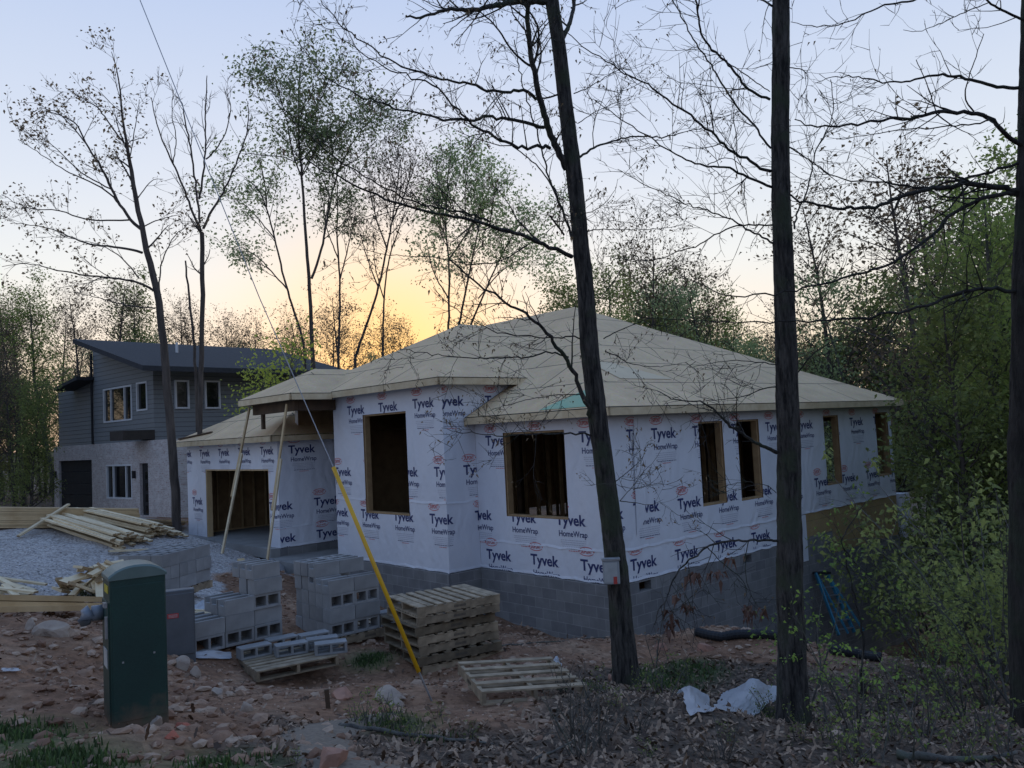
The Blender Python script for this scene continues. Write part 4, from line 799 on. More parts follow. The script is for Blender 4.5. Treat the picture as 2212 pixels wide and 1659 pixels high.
mb,ring=rbox(w2,d2,0,hc,.012); n=len(ring)
for i in range(n): a,b=ring[i],ring[(i+1)%n]; mb.face([(*a,-.25),(*b,-.25),(*b,hc),(*a,hc)])
mb.build('cabinet_body',M['cabinet'],r)
mb=MB(); k=14; rows=[]
for i in range(k+1):
    u=-1+2*i/k; x=u*(w2+.007); zz=hc+.012+.062*(1-abs(u)**2.6); rows.append([(x,-d2-.006,hc-.012),(x,-d2-.006,zz-.012),(x,-d2+.006,zz),(x,d2-.006,zz),(x,d2+.006,zz-.012),(x,d2+.006,hc-.012)])
for a,b in zip(rows[:-1],rows[1:]):
    for j in range(5): mb.face([a[j],b[j],b[j+1],a[j+1]])
mb.face(rows[0]); mb.face(rows[-1][::-1]); mb.build('cabinet_lid',M['lid'],r,smooth=True)
M['yellow_label']=basic('yellow_label',(.55,.46,.03),(.45,.38,.03),6,.5); M['white_label']=basic('white_label',(.45,.46,.46),(.34,.35,.35),9,.6); M['steel']=basic('steel',(.42,.43,.45),(.3,.31,.33),12,.4,metal=.6)
def plate(par,name,x,y0,y1,z0,z1,mat,t=.004):
    mb=MB(); mb.box((x-t,y0,z0),(x,y1,z1)); return mb.build(name,mat,par)
plate(r,'warning_label',-w2-.001,-.11,.05,.885,.935,M['yellow_label']); plate(r,'door_panel',-w2-.001,-d2+.02,d2-.02,.05,.83,M['cabinet'],.008); plate(r,'white_label',-w2-.010,-.10,.06,.40,.52,M['white_label']); plate(r,'latch',-w2-.010,-.13,-.06,.80,.83,M['steel'],.02); plate(r,'latch',-w2-.010,-.13,-.10,.60,.74,M['steel'],.015)
mb=MB(); mb.tube([(-w2-.01,.12,.735),(-w2-.075,.12,.735)],.052,12); mb.tube([(-w2-.075,.12,.745),(-w2-.105,.12,.73),(-w2-.118,.12,.70),(-w2-.112,.12,.665)],[.056,.052,.045,.03],12); mb.build('conduit_elbow',basic('grey_plastic',(.20,.23,.27),(.16,.18,.22),4,.5),r,smooth=True)
for x,z in ((.09,.47),(-.10,.44),(.10,.05)):
    mb=MB(); mb.box((x-.006,-d2-.004,z-.006),(x+.006,-d2-.0005,z+.006)); mb.build('screw',M['steel'],r)
mb=MB(); mb.box((-w2+.012,-d2-.0035,.06),(w2-.012,-d2-.0008,.93)); mb.build('front_panel',M['cabinet'],r,bevel=.002)
# grey meter box behind it
q=G(388,1422); dp=float(q@FW); s=dp/F0; w_=66*s; h_=145*s
r=empty('meter_box',q,.42,'flat grey electrical box with a red sticker standing just behind the green cabinet','box'); mb=MB(); gm=basic('meter_grey',(.12,.13,.145),(.09,.10,.11),5,.5)
mb.box((-w_*.9,0,-.15),(w_*.5,.16,h_)); mb.build('box_body',gm,r,bevel=.008); mb=MB(); mb.box((-w_*.85,-.012,.04),(w_*.46,-.001,h_-.04)); mb.build('box_door',gm,r,bevel=.004)
mb=MB(); mb.box((-w_*.34,-.016,h_*.60),(w_*-.0,-.0125,h_*.60+.055)); st=mb.build('red_sticker',basic('sticker',(.50,.05,.05),(.42,.04,.04),9,.5),r)
mb=MB(); 
for k in range(3): mb.box((-w_*.31,-.0175,h_*.60+.010+k*.014),(-w_*.03,-.0165,h_*.60+.015+k*.014))
mb.build('sticker_text',M['white_label'],st)
# ------------------------------------------------------------ timber
def board(a,b,w,t,label,group,mat='lumber',name='board',roll=0,cat='board'):
    a=Vector(a);b=Vector(b);L_=(b-a).length; mb=MB(); 
    q=[(0,-w/2,0),(L_,-w/2,0),(L_,w/2,0),(0,w/2,0),(0,-w/2,t),(L_,-w/2,t),(L_,w/2,t),(0,w/2,t)]; n=0; mb.v+=q
    for f,mi in (((0,3,2,1),0),((4,5,6,7),0),((0,1,5,4),0),((1,2,6,5),1),((2,3,7,6),0),((3,0,4,7),1)): mb.f.append(f); mb.m.append(mi); mb.uv.append(None)
    o=mb.build(name,[M[mat],M['lumber_end']]); d=(b-a).normalized(); o.matrix_world=Matrix.Translation(a)@d.to_track_quat('X','Z').to_matrix().to_4x4()@Matrix.Rotation(roll,4,'X'); return tag(o,label,cat,group)
def on(p,lift): return (p[0],p[1],hz(p[0],p[1])+lift)
# long bundle across the drive, two courses high and many deep
def pile(pa,pb,nw,nh_,w,t,label,group,mat='lumber',jit=.25,skew=.0,lift=.06,skip=0):
    a=np.array(pa[:3],float); b=np.array(pb[:3],float); d=(b-a)/np.linalg.norm(b-a); s=np.array([-d[1],d[0],0]); za,zb_e=hz(*a[:2])+lift,hz(*b[:2])+lift
    for h in range(nh_):
        for k in range(nw):
            if R.random()<skip*(h/nh_): continue
            j1=R.uniform(-jit,jit); j2=R.uniform(-jit,jit)*.6; o1=s*(k*(w+.004)+R.uniform(0,.006)); aa=a+d*j1+o1; bb=b+d*j2+o1+s*R.uniform(-skew,skew); aa[2]=za+h*(t+.002); bb[2]=zb_e+h*(t+.002)
            board(aa,bb,w,t,label,group,mat)
pile(G(-60,1152),G(300,1150),5,11,.09,.038,'long tan stud in the big lumber bundle laid across the gravel drive','studs of the big bundle',jit=.06,lift=.12)
pile(G(180,1132),G(395,1140),7,4,.14,.038,'long tan board in the low bundle in front of the garage','boards of the low bundle by the garage',jit=.4,skew=.1)
def loose(ends,label,group,n_,w=.09,t=.038,mat='lumber_pale',spread=.6,levels=4,jit=.15):
    a=G(*ends[0]); b=G(*ends[1]); d=b-a; d/=np.linalg.norm(d); s=np.array([-d[1],d[0],0]); 
    for k in range(n_):
        lv=k*levels//n_; o1=s*R.uniform(0,1)*spread*(1-.12*lv); aa=a+o1+d*R.uniform(-jit,jit)*2; bb=b+o1*.85+d*R.uniform(-jit,jit); z=max(hz(*aa[:2]),hz(*bb[:2]))
        aa[2]=hz(*aa[:2])+.10+lv*(t+.006); bb[2]=hz(*bb[:2])+.04+lv*(t+.006); board(aa,bb,w,t,label,group,mat)
loose(((95,1150),(243,1192)),'pale stud in the slanting pile whose ends point at the green cabinet','studs of the slanting pile',44,spread=1.35,levels=6)
loose(((170,1135),(318,1166)),'pale stud in the second slanting pile nearer the garage','studs of the second slanting pile',46,spread=1.5,levels=7)
a=G(40,1165); b=G(150,1140); board((*a[:2],a[2]+.05),(*b[:2],b[2]+.52),.09,.038,'single pale stud lying across the slanting pile',None,'lumber_pale')
a=G(235,1198); b=G(320,1192); board((*a[:2],a[2]+.05),(*b[:2],b[2]+.03),.09,.038,'short pale board poking out under the slanting pile',None,'lumber_pale')
# heavy planks along the foreground
a=G(-130,1352); b=G(236,1342); d=(b-a)/np.linalg.norm(b-a); s=np.array([-d[1],d[0],0]); z0=0
for k,(o_,z_,lb) in enumerate(((0,0,'lowest thick plank in the stack of planks left of the green cabinet'),(.05,.075,'middle thick plank in the stack of planks left of the green cabinet'),(.09,.15,'top thick plank in the stack of planks left of the green cabinet'),(.36,.13,'thick plank lying behind the others in the stack left of the green cabinet'))):
    aa=a+s*o_; bb=b+s*o_+d*R.uniform(-.2,.2); aa[2]=a[2]+.13+z_; bb[2]=b[2]+.13+z_; board(aa,bb,.235,.065,lb,None,'lumber',cat='plank')
# thin sticks at the left edge
for k,(x0,y0,x1,y1,h0,h1) in enumerate(((-20,1258,100,1275,.12,.12),(-25,1262,66,1284,.2,.03),(-10,1285,60,1287,.08,.05),(-30,1272,78,1290,.06,.10),(5,1265,74,1280,.10,.06),(-20,1290,48,1283,.05,.12),(10,1280,50,1298,.15,.0),(-30,1255,40,1262,.1,.08))):
    a=G(x0,y0+6); b=G(x1,y1+6); board((*a[:2],a[2]+h0),(*b[:2],b[2]+h1),.09,.03,'thin pale lath in the loose heap at the left edge','laths of the loose heap','lumber_pale','lath',cat='lath')
# heap of offcuts
c=G(172,1300)+np.array([0,.75,0]); 
for k in range(46):
    rr=.55*math.sqrt(R.random()); th=R.uniform(0,6.28); x=c[0]+rr*1.15*math.cos(th); y=c[1]+rr*math.sin(th); z=hz(x,y)+.05+.46*(1-(rr/.58)**1.3)*R.uniform(.25,1.); yaw=R.uniform(0,6.28); pi=R.uniform(-.7,.7); L_=R.uniform(.22,.5); w_=R.choice([.14,.19,.14,.09])
    d=np.array([math.cos(yaw)*math.cos(pi),math.sin(yaw)*math.cos(pi),math.sin(pi)])*L_/2; p=np.array([x,y,max(z,hz(x,y)+.03+abs(d[2]))]); board(p-d,p+d,w_,.038,'short pale offcut in the heap behind the planks','offcuts of the scrap heap','lumber_pale','wood_offcut',roll=R.uniform(-.6,.6),cat='offcut')
for k,(x0,y0,x1,y1) in enumerate(((418,1326,486,1330),(420,1322,484,1322))): a,b=G(x0,y0+8),G(x1,y1+8); board((*a[:2],a[2]+.05),(*b[:2],b[2]+.05),.09,.038,'thin board on the ground '+('nearer the' if k==0 else 'farther behind the')+' meter box',None,'lumber_pale')
a=G(520,1232); b=G(574,1284); board((*a[:2],a[2]+.22),(*b[:2],b[2]+.02),.14,.038,'brown board propped on a dirt heap left of the tall block column',None,'lumber')
# slanting props under the porch roof, each of two lapped studs
for (tx,ty,bx,by,jx,lb) in ((561,874,480,1195,.5,'two lapped studs propping the left corner of the porch roof'),(637,868,573,1243,.45,'two lapped studs propping the right corner of the porch roof')):
    bt=G(bx,by); tp=H(-6.45,-2.10,.98) if tx<600 else H(-4.35,-2.12,.95); tp=np.array(tp); d=tp-bt; r=empty('roof_prop',bt,0,lb,'prop'); L_=np.linalg.norm(d); u_=d/L_; side=np.cross(u_,[0,1,0]); side/=np.linalg.norm(side)
    mb=MB(); mb.beam(np.zeros(3)-u_*.05,d*.66,.09,.038,0,up=side); mb.build('lower_stud',M['lumber_pale'],r); mb=MB(); mb.beam(d*.36+side*.042,d+side*.042,.09,.038,0,up=side); mb.build('upper_stud',M['lumber'],r)
# ------------------------------------------------------------ guy wire with its yellow guard
an=G(941,1513); dA=float(an@FW); w0=P(905,1452,dA-.05); w1=P(720,1009,dA+.35); dirw=(w1-w0); top=P(300,-6,dA+1.1)
r=empty('guy_wire',an,0,'thin steel guy wire rising leftwards from the ground with a yellow plastic guard below','guy wire')
mb=MB(); mb.tube([w0-an,w1-an],.021,12); M['yellow']=basic('yellow',(.74,.42,.01),(.62,.34,.01),4,.45); mb.build('yellow_guard',M['yellow'],r,smooth=True)
mb=MB(); mb.tube([w1-an-dirw*.02,P(560,642,dA+.75)-an,top-an],.0055,6); mb.build('wire',M['steel'],r); mb=MB(); mb.tube([np.array([0,0,-.1]),w0-an+dirw*.02],.010,8); mb.build('anchor_rod',M['steel'],r)
# ------------------------------------------------------------ step ladder against the long wall
tp=H(HE+.10,7.45,0); q=na; 
def f_on(px,py,a):   # point of the plane a=const (house) under a pixel
    d=ray(px,py); t_=(a+HO@HU)/(d@HU); return d*t_
T1_=f_on(1762,1238,HE+.12); T2_=f_on(1785,1237,HE+.12); B1_=f_on(1812,1372,HE+.75); B2_=f_on(1846,1366,HE+.75)
r=empty('step_ladder',(B1_+B2_)/2,0,'blue fibreglass step ladder with grey rungs leaning on the grey block foundation','ladder'); o0=(B1_+B2_)/2; M['ladder_blue']=basic('ladder_blue',(.05,.25,.38),(.04,.18,.28),6,.5)
mb=MB(); mb.beam(B1_-o0,T1_-o0,.035,.08); mb.build('side_rail',M['ladder_blue'],r); mb=MB(); mb.beam(B2_-o0,T2_-o0,.035,.08); mb.build('side_rail',M['ladder_blue'],r)
for k in range(7): f=(k+.6)/7.4; mb=MB(); mb.beam(B1_+(T1_-B1_)*f-o0,B2_+(T2_-B2_)*f-o0,.08,.02); mb.build('rung',M['steel'],r)
mb=MB(); mb.beam(T1_-o0,T2_-o0+(T2_-T1_)*.15,.16,.05); mb.build('top_cap',M['black'],r)
bk=HU*.10; mb=MB(); mb.beam(B1_-o0+bk+HV*.25,T1_-o0+bk*.1,.025,.05); mb.beam(B2_-o0+bk+HV*.25,T2_-o0+bk*.1,.025,.05); mb.build('rear_frame',M['ladder_blue'],r)
# black corrugated pipe on the dirt mound
def pipe(pts,rad,label):
    P3=[]
    for a,b in zip(pts[:-1],pts[1:]):
        for k in range(14): P3.append(a+(b-a)*k/14)
    P3.append(pts[-1]); P3=[np.array([p[0],p[1],hz(p[0],p[1])+rad*.75]) for p in P3]; mb=MB(); mb.tube(P3,[rad*(1+.10*(i%2)) for i in range(len(P3))],12); o=mb.build('drain_pipe',M['pipe']); tag(o,label,'pipe')
M['pipe']=basic('pipe',(.012,.015,.02),(.008,.009,.012),6,.7)
pipe([G(1505,1372),G(1560,1384),G(1620,1378),G(1690,1386)],.065,'black corrugated pipe lying along the top of the dirt mound between the two big trunks')
pipe([G(1795,1412),G(1850,1420),G(1905,1428)],.065,'black corrugated pipe on the dirt right of the right-hand big trunk')
# ------------------------------------------------------------ plastic sheet, litter, rocks
def crumple(name,pts,h,seed,mat,label,cat,n=30,size=None,mass=((.5,.5,1,.35),)):
    c=sum(pts)/len(pts); a,b,c_,d=pts; rg=np.random.default_rng(seed); V=[];U,Vv=np.meshgrid(np.linspace(0,1,n),np.linspace(0,1,n)); X=((1-U)*(1-Vv))[...,None]*a+(U*(1-Vv))[...,None]*b+(U*Vv)[...,None]*c_+((1-U)*Vv)[...,None]*d
    hh=0
    for (mu,mv,am,sg) in mass: hh=hh+am*np.exp(-((U-mu)**2+(Vv-mv)**2)/sg**2)
    cr=0
    for k in range(9): an_=rg.uniform(0,6.28); cr=cr+np.abs(np.sin((U*math.cos(an_)+Vv*math.sin(an_))*rg.uniform(4,15)+rg.uniform(0,6)))*.22/(1+k*.25)
    X[...,2]=hgt(X[...,0],X[...,1])+h*hh*(.55+cr)+.012+cr*.02; X[...,:2]+=rg.normal(0,.012,(n,n,2)); idx=np.arange(n*n).reshape(n,n); Fc=np.stack([idx[:-1,:-1],idx[:-1,1:],idx[1:,1:],idx[1:,:-1]],-1).reshape(-1,4)
    o=npmesh(name,X.reshape(-1,3),Fc,mat,smooth=False); md=o.modifiers.new('s','SUBSURF'); md.levels=1; md.render_levels=1; return tag(o,label,cat)
t=NT('plastic'); t.col((.60,.62,.66)); t.rough(.35); t.bump(t.noise(14,4),.5,.02); tl=t.new('ShaderNodeBsdfTranslucent'); tl.inputs[0].default_value=(.6,.62,.66,1); ms=t.new('ShaderNodeMixShader',_0=.3); t.l.new(t.b.outputs[0],ms.inputs[1]); t.l.new(tl.outputs[0],ms.inputs[2]); t.l.new(ms.outputs[0],t.n['Material Output'].inputs[0]); M['plastic']=t.m
crumple('plastic_sheet',[G(1535,1548),G(1655,1528),G(1690,1490),G(1560,1500)],.14,3,M['plastic'],'large crumpled white plastic sheet left of the right-hand big trunk','plastic sheet',mass=((.55,.75,1,.33),(.25,.3,.35,.25)))
crumple('plastic_sheet',[G(1490,1552),G(1540,1545),G(1530,1505),G(1462,1508)],.11,5,M['plastic'],'smaller crumpled white plastic sheet at the left of the large one','plastic sheet',14,mass=((.35,.7,1,.4),))
crumple('plastic_wrap',[G(566,1240),G(645,1240),G(640,1226),G(575,1226)],.20,7,M['plastic'],'crumpled clear wrap on the dirt behind the block row','plastic wrap',14,mass=((.3,.5,1,.4),(.8,.5,.8,.2)))
crumple('plastic_wrap',[G(418,1322),G(480,1325),G(478,1312),G(420,1310)],.12,8,M['plastic'],'crumpled clear wrap on the ground beside the meter box','plastic wrap',12)
crumple('plastic_wrap',[G(415,1425),G(500,1428),G(498,1412),G(420,1412)],.05,9,M['plastic'],'torn grey wrap at the foot of the front block row','plastic wrap',12)
crumple('paper_scrap',[G(1190,1448),G(1212,1448),G(1214,1437),G(1195,1436)],.10,10,M['plastic'],'small white scrap on the dirt right of the pallet pile','scrap',8)
crumple('paper_scrap',[G(0,1458),G(42,1456),G(38,1450),G(4,1449)],.01,12,M['plastic'],'flat white strip on the dirt at the left edge','scrap',8)
def rock(px,py,wpx,hpx,mat,label,seed):
    q=G(px,py); s=float(q@FW)/F0; rg=np.random.default_rng(seed); rg2=rg.uniform(.45,.78,13); import bmesh; bm=bmesh.new(); bmesh.ops.create_icosphere(bm,subdivisions=3,radius=1)
    dirs=[rg.normal(size=3) for _ in range(13)]; dirs=[d/np.linalg.norm(d) for d in dirs]
    for v in bm.verts:
        c=np.array(v.co); k=1.
        for dirs_i,d in enumerate(dirs):
            t_=c@d; lim=rg2[dirs_i]
            if t_>lim: c=c-d*(t_-lim)*.9
        c=c*(1+.04*math.sin(c[0]*9+seed)*math.sin(c[1]*8+c[2]*7)); v.co=(c[0]*wpx*s*.72,c[1]*wpx*s*.5,c[2]*hpx*s*.9)
    me=bpy.data.meshes.new('rock'); bm.to_mesh(me); bm.free(); me.materials.append(mat); o=bpy.data.objects.new('rock',me); link(o); o.location=(q[0],q[1],q[2]+hpx*s*.12); o.rotation_euler=(0,0,rg.uniform(0,6)); tag(o,label,'rock')
M['rock_red']=basic('rock_red',(.42,.22,.15),(.27,.15,.11),9,.95,.6,25); M['rock_pale']=basic('rock_pale',(.42,.34,.27),(.28,.22,.18),8,.95,.6,25); M['rock_bright']=basic('rock_bright',(.50,.17,.11),(.38,.12,.08),9,.9,.5,30)
for i,(px,py,w_,h_,m,lb) in enumerate(((718,1652,86,52,'rock_red','large reddish boulder at the bottom edge on the pale path'),(738,1508,56,30,'rock_red','flat reddish rock beside the small wooden stake'),(848,1510,70,28,'rock_pale','pale flat rock below the yellow guard'),(858,1526,40,22,'rock_pale','small pale rock just below the larger flat one under the guard'),(395,1443,38,26,'rock_pale','pale round rock in front of the meter box'),(424,1462,24,24,'rock_pale','small pale rock right of the round one in front of the meter box'),(255,1566,40,22,'rock_red','reddish rock at the left foot of the green cabinet'),(335,1572,46,30,'rock_pale','pale rock at the right foot of the green cabinet'),(392,1578,34,22,'rock_bright','orange-red rock right of the green cabinet'),(372,1592,30,20,'rock_bright','small orange-red rock just below the other one by the cabinet'),(64,1358,26,26,'rock_pale','pale upright rock in front of the planks'),(115,1368,60,30,'rock_pale','long pale rock in front of the planks'),(1318,1470,16,14,'rock_red','small rock left of the middle trunk'),(530,1535,36,26,'rock_pale','pale rock in front of the low pallet'),(470,1500,30,22,'rock_pale','pale rock left of the low pallet'),(1525,1405,36,22,'rock_red','reddish rock on the face of the dirt mound'),(1428,1402,26,16,'rock_red','reddish rock at the left foot of the dirt mound'),(820,1540,36,20,'rock_red','reddish rock among the weeds below the guard'))):
    rock(px,py,w_,h_,M[m],lb,i+3)
q=G(709,1530); mb=MB(); mb.box((-.02,-.012,-.1),(.02,.012,.17)); o=mb.build('wooden_stake',M['dark_wood']); o.location=q; o.rotation_euler=(.05,-.06,.3); tag(o,'short wooden stake in the dirt beside the flat reddish rock','stake')
# permit box screwed to the middle trunk is added with the trees
# ------------------------------------------------------------ trees
class Tree:
    """collects tapered branches (as batches of equal point count) and leaf tips"""
    def __init__(s,seed): s.g=np.random.default_rng(seed); s.b={}; s.tips=[]; s.nb=0
    def add(s,P3,r,sides): s.b.setdefault((len(P3),sides),[]).append((np.asarray(P3,float),np.asarray(r,float))); s.nb+=1
    def mesh(s,name,mat,parent=None,origin=None):
        Vs=[];Fs=[];off=0; o=np.zeros(3) if origin is None else origin
        for (k,n),L_ in s.b.items():
            Pp=np.stack([q[0] for q in L_])-o; Rr=np.stack([q[1] for q in L_]); m=len(L_)
            T=np.empty_like(Pp); T[:,1:-1]=Pp[:,2:]-Pp[:,:-2]; T[:,0]=Pp[:,1]-Pp[:,0]; T[:,-1]=Pp[:,-1]-Pp[:,-2]; T/=np.linalg.norm(T,axis=-1,keepdims=True)+1e-9
            ref=np.where(np.abs((Pp[:,-1]-Pp[:,0])[:,2:3])>.8*np.linalg.norm(Pp[:,-1]-Pp[:,0],axis=-1,keepdims=True),np.array([[1.,.1,0]]),np.array([[.05,.1,1.]]))[:,None,:]
            X=np.cross(T,ref); X/=np.linalg.norm(X,axis=-1,keepdims=True)+1e-9; Y=np.cross(T,X); a=np.arange(n)*2*math.pi/n
            V=Pp[:,:,None,:]+(X[:,:,None,:]*np.cos(a)[None,None,:,None]+Y[:,:,None,:]*np.sin(a)[None,None,:,None])*Rr[:,:,None,None]
            idx=np.arange(m*k*n).reshape(m,k,n); A_=idx[:,:-1]; B_=idx[:,1:]; Fq=np.stack([A_,np.roll(A_,-1,2),np.roll(B_,-1,2),B_],-1).reshape(-1,4); Vs.append(V.reshape(-1,3)); Fs.append(Fq+off); off+=m*k*n
        return npmesh(name,np.concatenate(Vs),np.concatenate(Fs),mat,parent,smooth=True)
    def path(s,p,d,L_,n,wob,up,curl=0):
        pts=[p]; d=d/np.linalg.norm(d); st=L_/(n-1)
        for i in range(n-1):
            d=d+s.g.normal(0,wob,3)+np.array([0,0,up]); d/=np.linalg.norm(d); pts.append(pts[-1]+d*st)
        return np.array(pts)
    def sprout(s,pts,rad,lvl,A):
        """A: list of per-level dicts n(per metre) ang len wob up t0 rr sides"""
        if lvl>=len(A): return
        a=A[lvl]; seg=np.linalg.norm(np.diff(pts,axis=0),axis=1); Lt=seg.sum(); cum=np.concatenate([[0],np.cumsum(seg)]); k=int(a['n']*Lt*(1-a['t0'])+s.g.random()); k=min(k,a.get('max',400))
        for _ in range(k):
            t=a['t0']+(1-a['t0'])*s.g.random()**a.get('bias',1.); u=t*Lt; i=min(np.searchsorted(cum,u)-1,len(seg)-1); i=max(i,0); f=(u-cum[i])/(seg[i]+1e-9)
            p=pts[i]+(pts[i+1]-pts[i])*f; r0=rad[i]+(rad[i+1]-rad[i])*f; T=(pts[i+1]-pts[i])/(seg[i]+1e-9)
            x=s.g.normal(size=3)*np.array([1,1,a.get('zfl',1.)]); x-=T*(x@T); x/=np.linalg.norm(x)+1e-9; an=a['ang']*s.g.uniform(.7,1.3); d=T*math.cos(an)+x*math.sin(an)
            L_=a['len']*s.g.uniform(.45,1.25)*(1-a.get('tap',.4)*t); r1=max(min(r0*a['rr'],a.get('rmax',1)),a.get('rmin',.0012)); n=a.get('k',4)
            q=s.path(p,d,L_,n,a['wob'],a['up']); rr=np.linspace(r1,max(r1*.35,.0012),n); s.add(q,rr,a.get('sides',3))
            if lvl==len(A)-1 or a.get('tip'): s.tips.append((q[-1],q[-1]-q[-2])); 
            if lvl==len(A)-1 and a.get('mid'): s.tips.append((q[n//2],q[-1]-q[-2]))
            s.sprout(q,rr,lvl+1,A)
def smoothpath(pts,rad,it=2):
    pts=[np.array(p,float) for p in pts]; rad=list(rad)
    for _ in range(it):
        np_,nr=[pts[0]],[rad[0]]
        for a,b,ra,rb in zip(pts[:-1],pts[1:],rad[:-1],rad[1:]): np_+=[a*.75+b*.25,a*.25+b*.75]; nr+=[ra*.75+rb*.25,ra*.25+rb*.75]
        pts=np_+[pts[-1]]; rad=nr+[rad[-1]]
    return np.array(pts),np.array(rad)
def resample(pts,rad,k):
    s=np.concatenate([[0],np.cumsum(np.linalg.norm(np.diff(pts,axis=0),axis=1))]); u=np.linspace(0,s[-1],k); return np.stack([np.interp(u,s,pts[:,i]) for i in range(3)],-1),np.interp(u,s,rad)
def leafmesh(name,tips,g,per,size,spread,mat,parent=None,origin=None,droop=.3,vs=4):
    if not len(tips): return None
    o=np.zeros(3) if origin is None else origin; T=np.array([t[0] for t in tips])-o; k=len(T); pos=np.repeat(T,per,0)+g.normal(0,spread,(k*per,3)); m=len(pos)
    a=g.normal(size=(m,3)); a[:,2]*=.6; a/=np.linalg.norm(a,axis=1,keepdims=True); b=np.cross(a,g.normal(size=(m,3))); b/=np.linalg.norm(b,axis=1,keepdims=True)+1e-9; s=size*g.uniform(.5,1.3,(m,1)); c=pos+a*s-np.array([0,0,droop])*s
    V=np.stack([pos-a*s*.1,pos+a*s*.45+b*s*.34,c,pos+a*s*.45-b*s*.34],1).reshape(-1,3); Fq=np.arange(m*4).reshape(m,4); return npmesh(name,V,Fq,mat,parent)
def limbs(t,defs,dep,conv,base_w=None,sides=6,dj=.5):
    """defs: (points in crop coords, w0, w1 in crop px, depth shift at tip) -> adds limb, returns list of (pts,rad)"""
    out=[]
    for (pl,w0,w1,sh) in defs:
        n=len(pl); pts=[]; rad=[]
        for i,p in enumerate(pl):
            f=i/(n-1); x,y=conv(*p); d=dep+sh*f; pts.append(P(x,y,d)); sc=abs(conv(1,0)[0]-conv(0,0)[0]); rad.append((w0+(w1-w0)*f)*sc*d/F0/2)
        q,r=smoothpath(pts,rad); k=max(6,min(40,len(q))); q,r=resample(q,r,k); L_=np.linalg.norm(np.diff(q,axis=0),axis=1).sum(); q[1:-1]+=t.g.normal(0,.010*min(L_,3),(k-2,3))*.35; t.add(q,r,sides if w0>14 else 5); out.append((q,r))
    return out
def trunk_mesh(path,rads,mat,parent,origin,seed,name='trunk',bumps=.10,n=36,flare=1.5):
    pts,rad=smoothpath([np.array(p) for p in path],rads,3); pts,rad=resample(pts,rad,110); g=np.random.default_rng(seed); k=len(pts); V=[]; ph=g.uniform(0,6.28,6)
    for i,(p,r) in enumerate(zip(pts,rad)):
        t=pts[min(i+1,k-1)]-pts[max(i-1,0)]; t/=np.linalg.norm(t); x=np.cross(t,[0,1,0]); x/=np.linalg.norm(x); y=np.cross(t,x); h=i/(k-1); fl=1+(flare-1)*math.exp(-h*k/5.)
        for j in range(n):
            a=2*math.pi*j/n; q=r*(1+(fl-1)*(.7+.6*math.sin(3*a+ph[0])))*(1+.05*g.normal()*.5)*(1+bumps*(math.sin(a*2+ph[1]+h*5)*.5+.45*math.sin(h*31+ph[2]+a)+.35*math.sin(a*11+ph[3]+1.5*math.sin(h*24))+.25*math.sin(a*5-h*60+ph[4]))); V.append(p-origin+(x*math.cos(a)+y*math.sin(a))*q)
    idx=np.arange(k*n).reshape(k,n); Fq=np.stack([idx[:-1],np.roll(idx[:-1],-1,1),np.roll(idx[1:],-1,1),idx[1:]],-1).reshape(-1,4); return npmesh(name,np.array(V),Fq,mat,parent,smooth=True)
def tr(dep,pw,extra_top=None):   # (px,py,width px) list -> points, radii
    return [P(x,y,dep) for x,y,w in pw],[w*dep/F0/2 for x,y,w in pw]
TW_=[dict(n=7.5,ang=.85,len=.75,wob=.13,up=.02,t0=.12,rr=.45,rmax=.012,sides=4,k=6),dict(n=7.,ang=.75,len=.34,wob=.16,up=.03,t0=.1,rr=.55,rmax=.006,rmin=.0034,k=4),dict(n=7.,ang=.7,len=.16,wob=.2,up=.04,t0=.2,rr=.7,rmax=.0038,rmin=.0026,k=3)]
def near_tree(label,dep,trunk,sets,seed,leafm,per,size,mat='bark_near',trunk_extra=None,A=TW_,spread=.02,flare=1.45,leaves=True,keep=1.):
    base=G(trunk[0][0],trunk[0][1]); base=P(trunk[0][0],trunk[0][1],dep); r=empty('tree',base,0,label,'tree'); tp,rd=tr(dep,trunk); tp=[tp[0]-np.array([0,0,.5])]+tp; rd=[rd[0]]+rd
    trunk_mesh(tp,rd,M[mat],r,base,seed,flare=flare); t=Tree(seed)
    for conv,defs in sets:
        for q,rr in limbs(t,defs,dep,conv): t.sprout(q,rr,0,A)
    t.mesh('branches',M[mat],r,base)
    if leaves and per:
        tp=t.tips if keep>=1 else [x for x in t.tips if t.g.random()<keep]
        leafmesh('buds_and_leaves',tp,t.g,per,size,spread,M[leafm],r,base,droop=.8)  # small leaf buds and young leaves at the twig tips
    return r,t
